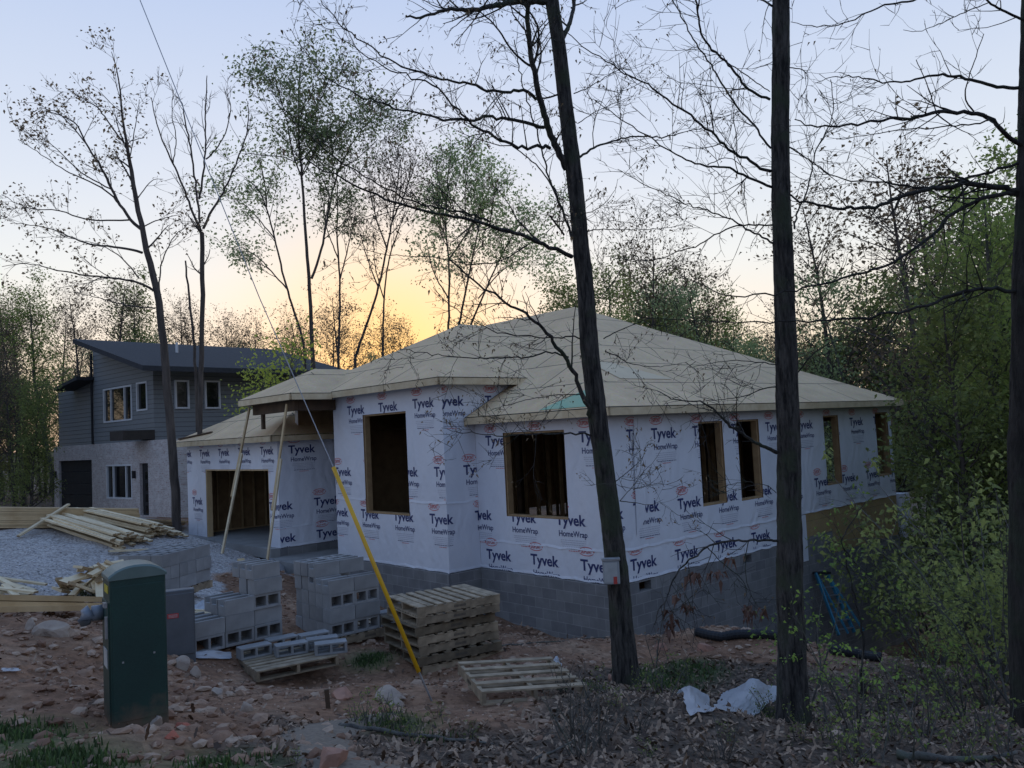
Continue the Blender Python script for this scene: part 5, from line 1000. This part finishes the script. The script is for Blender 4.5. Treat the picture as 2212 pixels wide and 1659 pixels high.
# middle oak
D1=9.4
S1=[(c2,[([(1445,850),(1395,750),(1340,620),(1310,500),(1285,390),(1265,280),(1250,150),(1243,0),(1240,-120)],38,22,-.6),
([(1350,5),(1150,10),(1060,30),(1000,50),(900,45),(830,50),(710,90),(640,85)],32,9,-1.2),([(830,50),(800,20),(770,-60)],9,5,-.4),
([(1280,340),(1210,300),(1150,230),(1090,130),(1010,60)],13,7,-.8),([(1270,340),(1310,240),(1300,120),(1240,40),(1140,-60)],13,8,-.6),([(1290,500),(1230,450),(1180,460),(1080,465),(990,440),(940,415),(830,405),(700,365),(600,325),(480,260),(370,175),(250,60),(180,-60)],17,4,-1.5),
([(1330,640),(1240,620),(1130,595),(1060,590),(960,605),(870,600),(780,590),(690,565),(560,535),(430,500),(330,450),(230,385),(160,320),(60,150)],18,3,-2.2),
([(1360,745),(1320,735),(1250,740),(1170,735),(1080,690),(1000,640),(930,590),(870,530),(800,440),(700,390),(560,360),(440,280),(330,200),(200,120)],18,3,-1.8),
([(1470,1290),(1410,1260),(1330,1235),(1220,1185),(1100,1140),(960,1105),(850,1085),(760,1070),(620,1020),(480,985),(380,940),(280,870),(150,815),(0,790),(-150,770)],22,4,-2.5),
([(1060,1115),(940,1070),(860,1055),(720,1030),(600,990),(520,940),(400,870),(270,785),(150,690),(60,590),(0,540)],12,4,-1.5),
([(930,1060),(840,980),(750,910),(650,860),(560,820)],7,2.5,-1),([(1400,475),(1340,495),(1310,490)],10,8,0),([(1170,735),(1260,800),(1340,880),(1390,980),(1440,1100),(1470,1190)],6,10,.2),
([(1470,1200),(1440,1100),(1400,1000),(1370,920),(1340,830),(1320,740),(1290,650),(1260,560),(1230,450),(1200,330),(1180,200)],12,5,.8),([(1430,1180),(1380,1110),(1360,1085)],11,10,-.5),
([(1510,790),(1560,750),(1640,720),(1740,690),(1850,685),(1950,690),(2042,660),(2150,640)],13,3,.8),([(1425,190),(1460,120),(1480,40),(1490,-60)],24,18,.6),
([(1250,1230),(1150,1300),(1030,1330),(940,1325),(800,1295),(650,1290),(500,1275),(370,1240)],8,2.5,-.8),([(1530,1170),(1620,1150),(1760,1155),(1900,1150),(2040,1130)],6,2.5,1.2),([(1560,1560),(1660,1440),(1760,1300),(1830,1130),(1880,1000)],5,2.,1.0),
([(1500,1080),(1590,1060),(1680,980),(1700,900)],5,2,-1),([(1480,470),(1560,440),(1680,360),(1760,330)],6,2.5,.9),([(1500,620),(1590,560),(1700,510),(1780,480)],5,2,.5)]),
(c2b,[([(1800,850),(1760,720),(1720,600),(1650,450),(1600,380),(1540,300),(1500,250),(1440,190),(1350,110),(1250,70),(1130,-10),(1000,-120),(900,-200)],32,9,-.8),
([(1640,405),(1540,360),(1400,405),(1200,410),(1050,412),(900,405),(750,380),(600,355),(540,350)],12,3.,-1),([(1730,290),(1660,270),(1560,290),(1400,270),(1240,275),(1100,210),(950,120),(860,40),(800,-30)],10,4,-.6),
([(1730,640),(1650,635),(1520,645),(1420,660),(1300,690),(1200,720),(1130,750)],7,2.5,-.7),([(1800,885),(1650,875),(1500,885),(1350,885),(1230,900),(1100,880),(950,875),(850,845)],13,3.,-.9),
([(1860,290),(1950,240),(2050,200),(2150,160)],8,3,.4),([(1870,370),(1950,400),(2000,440),(2100,460),(2200,470),(2350,440)],8,3,.5),([(1930,1180),(2010,1120),(2080,1060),(2130,980)],6,2.5,-.5),([(1960,1300),(2060,1310),(2150,1330),(2230,1290)],6,2,-.5)])]
oak,tk=near_tree('tall dark oak with a permit box on its trunk and long limbs reaching left',D1,[(1352,1482,62),(1350,1440,54),(1340,1300,50),(1325,1180,47),(1312,1060,44),(1300,960,42),(1283,850,41),(1272,740,39),(1265,602,35),(1252,516,34),(1244,408,33),(1231,301,31),(1218,193,29),(1205,86,28),(1192,0,27),(1180,-80,26),(1165,-220,22)],S1,21,'leaf_rust',3,.032,spread=.03,keep=.75)
# right-hand trunk
S2=[(c3,[([(770,860),(700,830),(590,770),(500,705),(400,610),(300,540),(200,460),(100,400),(0,345),(-150,250),(-300,140)],16,4,-.8),([(775,940),(650,885),(560,845),(450,830),(380,815),(300,780),(140,680),(0,590),(-120,500)],14,4,-1),
([(785,1225),(700,1180),(620,1140),(580,1100),(450,1060),(350,1030),(250,980),(100,910),(0,850)],11,3,-.7),([(765,500),(660,460),(600,380),(540,310),(470,250),(410,160),(400,50),(385,-60)],14,9,-.5),([(770,745),(700,660),(620,560),(550,460),(500,370),(440,290),(380,200),(330,90),(260,-30)],11,6,.5),
([(780,1130),(600,1130),(500,1170),(400,1230),(300,1270),(180,1315),(60,1300),(-60,1290)],9,3,.8),([(775,30),(740,5),(650,-40)],12,7,.3),([(890,1150),(900,1060),(960,960),(975,850),(1000,730),(1060,650),(1090,540),(1070,400)],10,4,.6),([(860,340),(950,350),(960,420),(930,480)],6,2,-.3),([(540,310),(640,370),(720,430),(765,460)],6,5,.3),([(450,830),(560,780),(640,850),(700,900)],5,3,.2),([(865,740),(960,800),(1040,860),(1120,930)],8,3,.3)]),
(c3b,[([(1200,1000),(1120,960),(1050,930),(1000,890),(900,830),(830,750),(770,700),(700,680),(560,670),(455,615)],24,5,-.5),([(1200,450),(1100,440),(950,420),(800,440),(650,470)],8,3,-.4),([(1195,590),(1100,600),(1000,650),(850,670),(720,680)],9,3,.4),([(1195,1250),(1130,1190),(1050,1200),(950,1240),(870,1210)],5,2,-.4),([(1330,500),(1400,400),(1500,330),(1620,290),(1760,190),(1850,80)],9,4,-.6)]),
(c6,[([(900,210),(820,208),(740,205),(600,215),(520,240),(440,300),(360,380),(320,450),(310,520),(270,560),(240,660)],14,6,-.6),([(520,240),(600,330),(700,400),(740,480),(720,520)],6,3,-.3)])]
t2r,_=near_tree('straight dark trunk right of centre standing before the long wrapped wall',8.0,[(1717,1556,66),(1713,1480,57),(1708,1380,54),(1706,1280,52),(1707,1180,50),(1705,1080,48),(1703,980,47),(1702,880,46),(1698,720,44),(1692,600,42),(1690,500,41),(1687,400,39),(1686,300,39),(1685,200,38),(1687,100,38),(1688,0,37),(1688,-100,36),(1688,-300,34)],S2,22,'leaf_rust',2,.028,keep=.22)
S3=[(c3,[([(2042,960),(1900,935),(1750,925),(1600,945),(1480,965),(1350,1020),(1230,1050),(1100,1045),(1000,1025),(900,1010),(865,975)],30,8,-.3),([(2042,975),(1900,970),(1800,1010),(1700,1060),(1600,1150),(1520,1230),(1400,1310),(1250,1370),(1100,1410),(900,1470),(700,1480),(550,1490),(400,1430),(300,1370)],24,3,-.6),
([(2050,750),(1950,680),(1880,600),(1790,560),(1600,560),(1500,590),(1350,600),(1200,620),(1050,640),(950,620),(890,600)],26,5,-.6),([(2050,440),(1900,440),(1790,405),(1700,380),(1600,370),(1500,405),(1380,420),(1250,395),(1120,375),(1000,415)],18,3,.3),
([(2050,1470),(1900,1450),(1750,1450),(1650,1490),(1500,1550),(1350,1575),(1100,1610),(880,1610),(700,1620),(400,1620),(100,1590)],22,3,-.5),([(2060,110),(1950,60),(1870,20),(1800,-60)],14,9,-.2),([(1860,15),(1700,80),(1600,130),(1500,165),(1435,150)],6,2.5,-.2),([(1700,-90),(1500,0),(1350,20),(1220,80),(1150,120),(980,135),(870,110)],12,3,-.4),
([(2050,790),(1950,850),(1800,880),(1600,940),(1450,935),(1300,910),(1150,910),(1000,840),(870,740)],16,3,.2),([(1790,560),(1740,500),(1760,400),(1840,170)],9,4,-.2),([(1600,560),(1560,430),(1500,300)],6,4,-.1),([(1880,600),(1800,620),(1600,640),(1400,650),(1250,680),(1100,700)],9,3,-.4)])]
TW3=[dict(n=8.,ang=.9,len=.55,wob=.14,up=.06,t0=.1,rr=.45,rmax=.010,sides=4,k=5),dict(n=6.5,ang=.75,len=.25,wob=.16,up=.07,t0=.15,rr=.55,rmax=.006,rmin=.0034,k=4),dict(n=5.,ang=.7,len=.10,wob=.2,up=.06,t0=.2,rr=.7,rmax=.004,rmin=.0028,k=3)]
near_tree('dark tree at the right edge with crooked limbs reaching left across the sky',7.0,[(2222,1700,70),(2216,1400,64),(2212,1200,62),(2212,1000,60),(2214,800,58),(2218,640,56),(2222,480,50),(2222,300,40),(2222,100,30),(2222,-100,24)],S3,23,'leaf_dead',1,.02,mat='bark_dark',A=TW3,keep=.02)
# permit box on the middle oak
q=P(1322,1262,D1-.22); s=D1/F0; r=empty('permit_box',q,-.05,'clear white plastic permit box fixed to the trunk of the middle oak','box'); mb=MB(); w_,h_=35*s,54*s
mb.box((-w_/2,-.02,0),(w_/2,.045,h_)); M['clear_box']=basic('clear_box',(.36,.38,.40),(.28,.30,.32),6,.25); mb.build('box_body',M['clear_box'],r,bevel=.008)
mb=MB(); mb.box((-w_/2-.008,-.028,h_*.90),(w_/2+.012,.05,h_*1.02)); mb.build('box_lid',M['steel'],r,bevel=.006)
mb=MB(); mb.box((-w_*.42,-.0235,h_*.08),(w_*.36,-.0205,h_*.84)); mb.build('paper',M['white_label'],r); mb=MB(); mb.box((w_*.10,-.027,h_*.02),(w_*.32,-.024,h_*.30)); mb.build('red_tag',basic('red_tag',(.50,.06,.05),(.42,.05,.04),9,.5),r)
# grey rooted sprig with hanging dead leaves between the trunks
t=Tree(31); base=G(1430,1440); dd_=float(base@FW)
sp=limbs(t,[([(250,900),(262,760),(280,640),(300,560),(270,480)],8,3,.2),([(290,640),(360,560),(330,500),(420,420)],5,2,.2),([(240,880),(200,760),(190,700)],5,2,.0),([(300,620),(400,560),(470,470),(560,420)],4,2,.3)],dd_,c6)
for q_,rr_ in sp: t.sprout(q_,rr_,1,TW_)
r=empty('sapling',base,0,'thin grey sapling with drooping brown dead leaves left of the dirt mound','sapling'); t.mesh('stem',M['bark_grey'],r,base); g=np.random.default_rng(5); tips=[]
for (x,y) in ((360,500),(430,400),(485,400),(555,375),(640,290),(410,560),(450,570),(740,560),(750,620),(760,600),(820,590),(310,600),(340,660),(330,640),(600,390),(320,680)):
    X,Y=c6(x,y); q_=P(X,Y,dd_+.1); tips+=[(q_+g.normal(0,.03,3),0) for _ in range(2)]
leafmesh('dead_leaves',tips,g,5,.085,.03,M['leaf_dead'],r,base,droop=1.3)
# small budding sprig standing by the middle oak in front of the wall
t=Tree(33); dd_=9.0; base=P(1395,1130,dd_); sp=limbs(t,[([(1960,1300),(2050,1200),(2090,1130),(2180,1050),(2230,960)],5,2,.2),([(2000,1240),(1960,1200),(1900,1190),(1780,1200)],4,2,-.2),([(1970,1160),(2060,1180),(2100,1090),(2080,1000)],4,2,-.2),([(1970,1210),(2080,1230),(2170,1180),(2200,1150)],4,2,0)],dd_,c2b)
for q_,rr_ in sp: t.sprout(q_,rr_,1,TW_)
o=t.mesh('twigs',M['bark_grey'],oak,np.array(oak.location)); leafmesh('buds_and_leaves',t.tips,t.g,6,.022,.03,M['leaf_rust'],oak,np.array(oak.location),droop=.2)
# ---- trees behind the houses, each with its own traced trunk and a crown of its own
A_mid=lambda L_,n0=2.0,up=.06:[dict(n=n0*1.3,ang=.62,len=L_,wob=.10,up=up,t0=.22,rr=.5,rmax=.05,sides=4,k=6,tap=.55),dict(n=4.2,ang=.65,len=L_*.42,wob=.13,up=.05,t0=.15,rr=.5,rmax=.018,rmin=.011,k=5,sides=3),dict(n=5.,ang=.7,len=L_*.2,wob=.15,up=.04,t0=.2,rr=.6,rmax=.011,rmin=.008,k=3)]
def mid_tree(label,dep,conv,defs,L_,seed,leafm,per,size,spread,n0=2.,mat='bark_mid',keep=1.,up=.06,A=None,group=None,floor=None):
    x,y=conv(*defs[0][0][0]); b=P(x,y,dep); base=np.array([b[0],b[1],hz(b[0],b[1])]); r=empty('tree',base,0,label,'tree',group); t=Tree(seed)
    L0=limbs(t,defs,dep,conv,dj=.3); q,rr=L0[0]; 
    if b[2]-base[2]>.3: t.add(np.array([base-np.array([0,0,.3]),(base+b)/2,b]),np.array([rr[0]*1.3,rr[0]*1.12,rr[0]]),8)
    for i,(q,rr) in enumerate(L0):
        if i==0: n=len(q); t.sprout(q[int(n*.45):],rr[int(n*.45):],0,A or A_mid(L_,n0,up))
        else: t.sprout(q,rr,0,A or A_mid(L_,n0,up))
    t.mesh('trunk',M[mat],r,base); tp=[k for k in t.tips if t.g.random()<keep]; leafmesh('crown',tp,t.g,per,size,spread,M[leafm],r,base) if per else None
    return r,t
T1d=[([(905,2870),(865,2235),(826,1770),(800,1500),(740,1280),(715,1150),(680,980),(655,830),(640,730),(620,620),(600,400),(560,260)],46,3,0),
([(790,1470),(710,1420),(600,1400),(430,1385),(300,1360),(150,1320),(10,1340)],14,3,-1.5),([(715,1270),(600,1240),(470,1235),(350,1190),(240,1140),(60,1120)],14,3,1),([(720,1160),(650,1105),(560,950),(510,840),(430,720),(380,600),(230,560)],18,4,-.5),
([(620,1050),(540,960),(450,910),(330,860),(230,790),(90,700)],10,3,-1),([(650,1105),(430,1110),(300,1050),(150,1060),(10,980)],9,3,1),([(640,740),(560,640),(500,540),(420,500),(330,440)],9,3,.5),([(720,1140),(800,1100),(900,1080)],7,3,-.5),([(780,1550),(600,1530),(480,1490),(370,1470)],7,3,.6),([(700,1400),(640,1320),(540,1240),(430,1210)],8,3,-.4),([(690,1000),(760,900),(820,900)],6,2,.6),([(650,800),(680,640),(700,500)],6,3,.4),([(430,720),(300,560),(200,540)],7,3,.3),([(800,1500),(800,1350),(860,1200),(940,1130)],9,3,1.0),([(560,950),(420,880),(300,760),(150,640)],8,3,-.6)]
A1=[dict(n=2.4,ang=.65,len=1.5,wob=.12,up=.05,t0=.2,rr=.5,rmax=.03,sides=4,k=6,tap=.5),dict(n=4.6,ang=.7,len=.7,wob=.14,up=.05,t0=.15,rr=.5,rmax=.014,rmin=.008,k=4),dict(n=4.,ang=.7,len=.32,wob=.15,up=.05,t0=.2,rr=.6,rmax=.008,rmin=.006,k=3)]
mid_tree('bare budding tree with rusty young leaves whose trunk stands before the dark neighbour house',24.,c1,T1d,1.6,41,'leaf_rust',5,.095,.10,A=A1,keep=1.)
T2d=[([(1000,2330),(1010,1900),(1018,1500),(1015,1170)],26,22,0),([(1010,1160),(970,1080),(930,960),(870,820),(830,740),(780,600),(760,490)],14,4,-.5),([(1005,1120),(985,950),(960,740),(930,620),(920,520),(880,480)],12,4,.5),([(1000,1000),(1020,880),(1035,760),(1030,600),(1040,450),(1040,380)],12,4,0),([(1020,1150),(1060,1060),(1110,990),(1170,860),(1230,710),(1250,600),(1245,510)],14,4,.5),([(1035,800),(1100,740),(1150,630),(1160,520),(1140,480)],8,3,-.4),([(870,820),(890,700),(860,560),(870,480)],6,3,.3)]
A2=[dict(n=2.2,ang=.6,len=1.15,wob=.15,up=.10,t0=.25,rr=.5,rmax=.025,sides=4,k=6,tap=.3),dict(n=4.5,ang=.65,len=.55,wob=.16,up=.09,t0=.15,rr=.5,rmax=.014,rmin=.008,k=4),dict(n=5.,ang=.7,len=.28,wob=.15,up=.08,t0=.2,rr=.6,rmax=.009,rmin=.006,k=3)]
mid_tree('leafless forked tree like a vase between the rusty tree and the green one',25.,c1,T2d,1.4,42,'leaf_rust',0,.07,.05,A=A2)
mid_tree('broken bare snag beside the forked leafless tree',27.,c1,[([(985,1900),(970,1640),(945,1450),(932,1310)],15,8,0)],.3,43,'leaf_rust',0,.07,.05,A=[dict(n=.5,ang=.8,len=.4,wob=.1,up=.0,t0=.3,rr=.4,sides=3,k=3)])
mid_tree('tall light green tree with two stems rising highest behind the neighbour house roof',36.,c1,[([(1575,1900),(1565,1650),(1555,1400),(1535,1200),(1520,900),(1500,700),(1500,450),(1510,330)],24,4,0),([(1565,1400),(1620,1250),(1660,1000),(1700,850),(1790,680),(1850,620)],14,4,1),([(1520,900),(1470,780),(1440,600),(1400,450)],9,3,-1),([(1500,700),(1580,560),(1640,440),(1660,380)],9,3,.6),([(1500,640),(1420,560),(1370,480)],7,3,.3),([(1700,850),(1800,800),(1900,700)],7,3,.6),([(1660,1000),(1600,850),(1580,700)],7,3,-.6)],3.2,44,'leaf_young',7,.135,.26,n0=2.1)
mid_tree('green leaning stem left of the tallest green tree',37.,c1,[([(1530,1760),(1510,1659),(1440,1450),(1380,1200),(1340,1040),(1290,930),(1230,900)],14,4,0),([(1380,1200),(1270,1060),(1180,1000)],7,3,.6),([(1340,1040),(1330,900),(1300,800)],7,3,-.6),([(1440,1450),(1300,1290),(1210,1240)],8,3,.4)],2.5,45,'leaf_young',7,.135,.24,n0=2.1)
mid_tree('slim sparse tree directly right of the tallest green tree',38.,c1,[([(1700,1800),(1705,1659),(1710,1400),(1690,1180),(1700,1050),(1690,850)],14,4,0),([(1710,1400),(1760,1200),(1790,1050)],8,3,.5),([(1700,1300),(1640,1150),(1620,1050)],7,3,-.5)],1.9,46,'leaf_young',4,.12,.16,n0=2.2)
mid_tree('bare twiggy tree with brown haze of twigs behind the porch roof',38.,c2,[([(380,1800),(430,1659),(500,1450),(540,1250),(570,1100),(590,950),(610,800)],15,5,0),([(540,1250),(480,1080),(440,900)],9,3,.6),([(570,1100),(640,950),(690,800)],9,3,-.6),([(500,1450),(440,1300),(400,1150)],8,3,.4),([(590,950),(560,850),(540,760)],6,3,.2)],2.4,47,'leaf_rust',2,.11,.15,n0=2.8)
mid_tree('thin upright budding tree in the orange glow behind the porch roof',39.,c2,[([(520,1800),(520,1659),(525,1500),(545,1300),(600,1150),(650,1050)],12,4,0),([(525,1500),(480,1350),(470,1200)],7,3,.4)],1.7,48,'leaf_rust',2,.12,.12,n0=2.)
mid_tree('broad round green tree behind the bay roof left of the middle oak',38.,c2,[([(850,1800),(850,1640),(855,1300),(830,1150),(840,1000),(850,850)],15,4,0),([(855,1300),(960,1150),(1030,1000),(1080,900)],10,3,1),([(900,1640),(960,1350),(1000,1150),(1040,1000)],12,4,-.6),([(960,1640),(1060,1400),(1160,1200),(1260,1050)],11,3,-1),([(840,1150),(780,1000),(760,880)],8,3,.6),([(1000,1500),(1120,1350),(1250,1280)],8,3,.5),([(850,1500),(760,1350),(740,1200)],8,3,.5),([(1000,1150),(960,1000),(930,860)],8,3,0)],2.8,49,'leaf_young',7,.135,.24,n0=2.0)
# ---- the woods: a few grown kinds, then one object per tree
def wood_proto(seed,Hh,crown0,spreadR,leafm,per,size,sp,mat,n0,conif=False,keep=1.,lv=3):
    t=Tree(seed); g=t.g; tr_=t.path(np.zeros(3),np.array([g.normal(0,.04),g.normal(0,.04),1]),Hh,12,.035,.03); r0=Hh*.010+.03; rr=np.linspace(r0,.02,12); t.add(tr_,rr,8); i0=int(12*crown0)
    A=[dict(n=n0*1.5,ang=.95 if not conif else 1.3,len=spreadR,wob=.10,up=.08 if not conif else -.01,t0=.02,rr=.45,rmax=.07,sides=4,k=6,tap=.55),dict(n=3.0,ang=.7,len=spreadR*.45,wob=.13,up=.04,t0=.15,rr=.5,rmax=.02,rmin=.008,k=4),dict(n=3.2,ang=.7,len=spreadR*.22,wob=.15,up=.03,t0=.2,rr=.6,rmax=.010,rmin=.006,k=3,mid=True)][:lv]
    t.sprout(tr_[i0:],rr[i0:],0,A); r=empty('tree',(0,0,0)); t.mesh('trunk',M[mat],r); tp=[k for k in t.tips if g.random()<keep]; leafmesh('crown',tp,g,per,size,sp,M[leafm],r); return r
PR=[wood_proto(61,15,.30,3.6,'leaf_woods',6,.18,.30,'bark_mid',3.2),wood_proto(62,17,.38,3.2,'leaf_green',5,.165,.30,'bark_grey',3.0),wood_proto(63,13,.22,3.0,'leaf_young',5,.15,.27,'bark_grey',3.0,keep=.8),wood_proto(64,16,.35,3.4,'leaf_rust',2,.15,.22,'bark_mid',3.4,keep=.8),wood_proto(65,12,.12,2.8,'leaf_woods',8,.16,.28,'bark_mid',3.8),wood_proto(66,9,.10,2.6,'leaf_yellow',4,.17,.26,'bark_grey',3.4,keep=.8)]
USED=set(); R=random.Random(99)
ADJ=['dense dark green','tall dark green','light green','bare brownish','thick bushy dark','small yellow-green']
def wood(px,py,d,k,sc,label,group,zs=1.):
    q=P(px,py,d); z=hz(q[0],q[1]); o=PR[k] if k not in USED else copy_tree(PR[k]); USED.add(k); o.location=(q[0],q[1],z-.3); o.rotation_euler=(R.uniform(-.04,.04),R.uniform(-.04,.04),R.uniform(0,6.28)); o.scale=(sc,sc,sc*zs); tag(o,label,'tree',group); return o
def rowof(n,x0,x1,d0,d1,ks,s0,s1,where,grp,zs=1.):
    for i in range(n):
        k=R.choice(ks); x=x0+(x1-x0)*(i+R.uniform(-.4,.4)+.5)/n; wood(x,900,R.uniform(d0,d1),k,R.uniform(s0,s1),ADJ[k]+' tree '+where,grp+' ('+ADJ[k]+')',zs)
rowof(26,-150,620,46,62,(3,3,2,1,3),.60,.80,'in the low tree line behind the neighbour house','tree line behind the neighbour house')
rowof(18,560,1180,52,70,(2,3,3,3),.66,.86,'in the far tree line under the sunset glow','tree line under the glow')
rowof(13,-160,135,40,52,(3,4,1,0,3),.50,.66,'in the woods at the left edge','woods at the left edge')
rowof(7,-160,90,33,40,(3,4,3),.40,.52,'at the near side of the left woods','near side of the left woods')
rowof(24,1180,1850,50,66,(0,1,2,0),.80,.96,'in the woods behind the wrapped house','woods behind the wrapped house')
rowof(18,1330,2000,36,48,(0,2,1,3,2),.68,.86,'closer behind the wrapped house','trees closer behind the wrapped house')
rowof(14,1880,2400,30,42,(0,3,3,2,1),.84,1.1,'in the tall woods on the right','tall woods on the right')
rowof(8,2010,2420,22,30,(0,1,2,4,3),.62,.95,'in the nearer woods on the right','nearer woods on the right')
rowof(9,2075,2420,16,21,(4,0,4,5,1),.45,.72,'beside the house on the right slope','trees on the right slope')
for (px,d,k,sc,lb) in ((1820,34,3,1.02,'tall bare brownish tree rising over the right end of the roof'),(2000,31,3,1.05,'tall bare brownish tree against the sky right of the roof end'),(1500,52,2,1.12,'pale green tree standing highest behind the roof right of the middle oak'),(625,27,5,.78,'yellow-green small tree whose leaves spread above the garage and porch roofs'),(565,28,5,.66,'lower yellow-green small tree just left of the one above the porch roof')):
    wood(px,900,d,k,sc,lb,None)
rowof(12,-1500,-200,30,44,(0,4,0),.8,1.0,'unseen left of the frame','woods left of the frame')  # more woods out of view, added to darken reflections in the neighbour's windows
# ---- undergrowth: bushes with stems and leaves
def bush_proto(seed,Hh,leafm,per,size,sp,n0,spreadR=.5,stems=6,mat='bark_grey',keep=1.):
    t=Tree(seed); g=t.g
    for i in range(stems):
        a=g.uniform(0,6.28); d=np.array([math.cos(a)*g.uniform(.1,.7),math.sin(a)*g.uniform(.1,.7),1]); p=t.path(np.array([g.normal(0,.06),g.normal(0,.06),-.1]),d,Hh*g.uniform(.6,1.1),7,.09,.0); rr=np.linspace(.012*Hh**.5,.003,7); t.add(p,rr,4)
        t.sprout(p,rr,0,[dict(n=n0,ang=.9,len=spreadR,wob=.14,up=.01,t0=.2,rr=.5,rmax=.008,rmin=.0025,sides=3,k=5,tap=.4,zfl=.5),dict(n=6,ang=.7,len=spreadR*.4,wob=.15,up=.0,t0=.1,rr=.6,rmin=.002,k=3,mid=True,zfl=.5)])
    r=empty('bush',(0,0,0)); t.mesh('stems',M[mat],r); tp=[k for k in t.tips if g.random()<keep]; leafmesh('foliage',tp,g,per,size,sp,M[leafm],r,droop=.35); return r
BP=[bush_proto(71,2.6,'leaf_woods',3,.07,.06,5,.75,7),bush_proto(72,1.8,'leaf_bright',3,.055,.05,5,.6,4,keep=.7),bush_proto(73,.55,'leaf_green',3,.035,.025,9,.22,7),bush_proto(74,.9,'leaf_bright',2,.04,.03,5,.3,3,keep=.6),bush_proto(75,.8,'leaf_rust',1,.03,.03,7,.3,9,keep=.25)]
UB=set()
def bush(px,py,d,k,sc,label,group=None,name=None,dz=0):
    q=G(px,py) if d is None else P(px,py,d); z=hz(q[0],q[1]); o=BP[k] if k not in UB else copy_tree(BP[k]); UB.add(k); o.location=(q[0],q[1],z+dz); o.rotation_euler=(0,0,R.uniform(0,6.28)); o.scale=(sc,)*3; tag(o,label,'bush',group); 
    return o
for i,(px,d,sc) in enumerate(((2120,13,1.05),(2150,11,1.3),(2010,16,1.5),(2110,17,1.7),(2200,14,1.5),(2250,10,1.2),(2080,21,1.9),(2000,24,1.8),(2190,20,1.9),(2180,8.5,.75),(2110,9.5,.7))): bush(px,1300,d,0,sc,'leafy green understorey bush at the right end of the house','understorey on the right')
for (px,py,k,sc,lb) in ((1745,1560,1,.85,'bright green sapling sprouting at the foot of the right-hand big trunk'),(1870,1590,1,.62,'bright green sapling in front of the blue ladder'),(1990,1640,3,.9,'bright green seedling low at the right'),(2100,1560,1,.6,'bright green sapling before the dark right woods')): bush(px,py,None,k,sc,lb)
for i,(px,py,sc) in enumerate(((795,1568,.55),(850,1585,.6),(770,1560,.45),(900,1610,.5),(830,1550,.45),(1430,1500,.8),(1480,1470,.6),(1390,1500,.7),(1290,1500,.5),(1660,1550,.6),(1640,1535,.4),(1960,1520,1.),(2040,1560,.9),(1860,1640,.8),(1780,1600,.5),(950,1550,.3),(1020,1600,.35),(1930,1600,.7),(2080,1640,.7),(1940,1470,.7),(2010,1500,.8),(800,1430,.25),(1770,1480,.6),(1820,1560,.9),(1900,1540,.8),(2000,1600,1.),(2120,1600,.9),(2060,1500,1.),(2150,1520,1.1),(1990,1450,.9),(1880,1500,.7),(2180,1640,.8),(1820,1650,.8),(1720,1600,.5),(1570,1600,.3),(1400,1640,.3),(640,1650,.2),(1110,1480,.2),(1330,1530,.4))): bush(px,py,None,2,sc,'low green weed clump among the fallen leaves','weed clumps')
for i,(px,py,sc) in enumerate(((1240,1590,.65),(1275,1540,.6),(1225,1500,.55),(1300,1610,.6),(1260,1640,.65),(1380,1580,.5),(1560,1640,.5))): bush(px,py,None,4,sc,'leafless thorny brush in the fallen leaves right of the flat pallet','leafless brush')
# sapling leaning in front of the board band
t=Tree(81); dd_=9.5; sp=limbs(t,[([(1345,900),(1360,720),(1320,560),(1290,420),(1250,260),(1230,210),(1290,120),(1330,50),(1400,-20)],12,3,.3),([(1320,560),(1285,470),(1285,430)],12,4,.2),([(1330,620),(1370,380),(1380,260)],4,2,.2),([(1250,250),(1300,320),(1400,410)],7,3,.3),([(1060,800),(1030,700),(1000,640),(960,580)],8,3,-.5),([(1240,210),(1200,110),(1130,60)],4,2,0)],dd_,c6)
b=P(*c6(1345,900),dd_); base=np.array([b[0],b[1],hz(b[0],b[1])]); t.add(np.array([base,(base+b)/2,b]),np.array([.03,.028,.026]),6)
for q_,rr_ in sp: t.sprout(q_,rr_,0,[dict(n=3.5,ang=1.,len=.55,wob=.12,up=.0,t0=.2,rr=.5,rmax=.008,sides=3,k=5,zfl=.4),dict(n=6,ang=.7,len=.22,wob=.15,up=.0,t0=.1,rr=.6,rmin=.002,k=3,mid=True,zfl=.4)])
r=empty('sapling',base,0,'thin dark-stemmed sapling with fresh green leaves in front of the board band','sapling'); t.mesh('stem',M['bark_dark'],r,base); leafmesh('leaves',t.tips,t.g,2,.055,.04,M['leaf_bright'],r,base,droop=.4)
# fallen branch on the litter
def fallen(pts,rad,label):
    P3=[G(*p) for p in pts]; o=P3[0].copy(); mb=MB(); q,rr=smoothpath([p+np.array([0,0,rad]) for p in P3],np.linspace(rad,rad*.4,len(P3))); q=q+rng.normal(0,.006,q.shape); mb.tube(list(q),list(rr),7); o=mb.build('fallen_branch',M['bark_grey'],smooth=True); tag(o,label,'branch')
fallen([(735,1572),(850,1588),(960,1603),(1065,1612)],.022,'long grey fallen branch lying across the leaf litter at the bottom'); fallen([(1080,1398),(1180,1388),(1340,1376)],.014,'thin dark branch lying on the dirt below the block foundation'); fallen([(1940,1640),(2060,1655),(2200,1640)],.035,'thick dark fallen branch at the bottom right'); fallen([(1130,1655),(1230,1610),(1300,1560)],.012,'thin bent stick lying in the litter below the flat pallet')
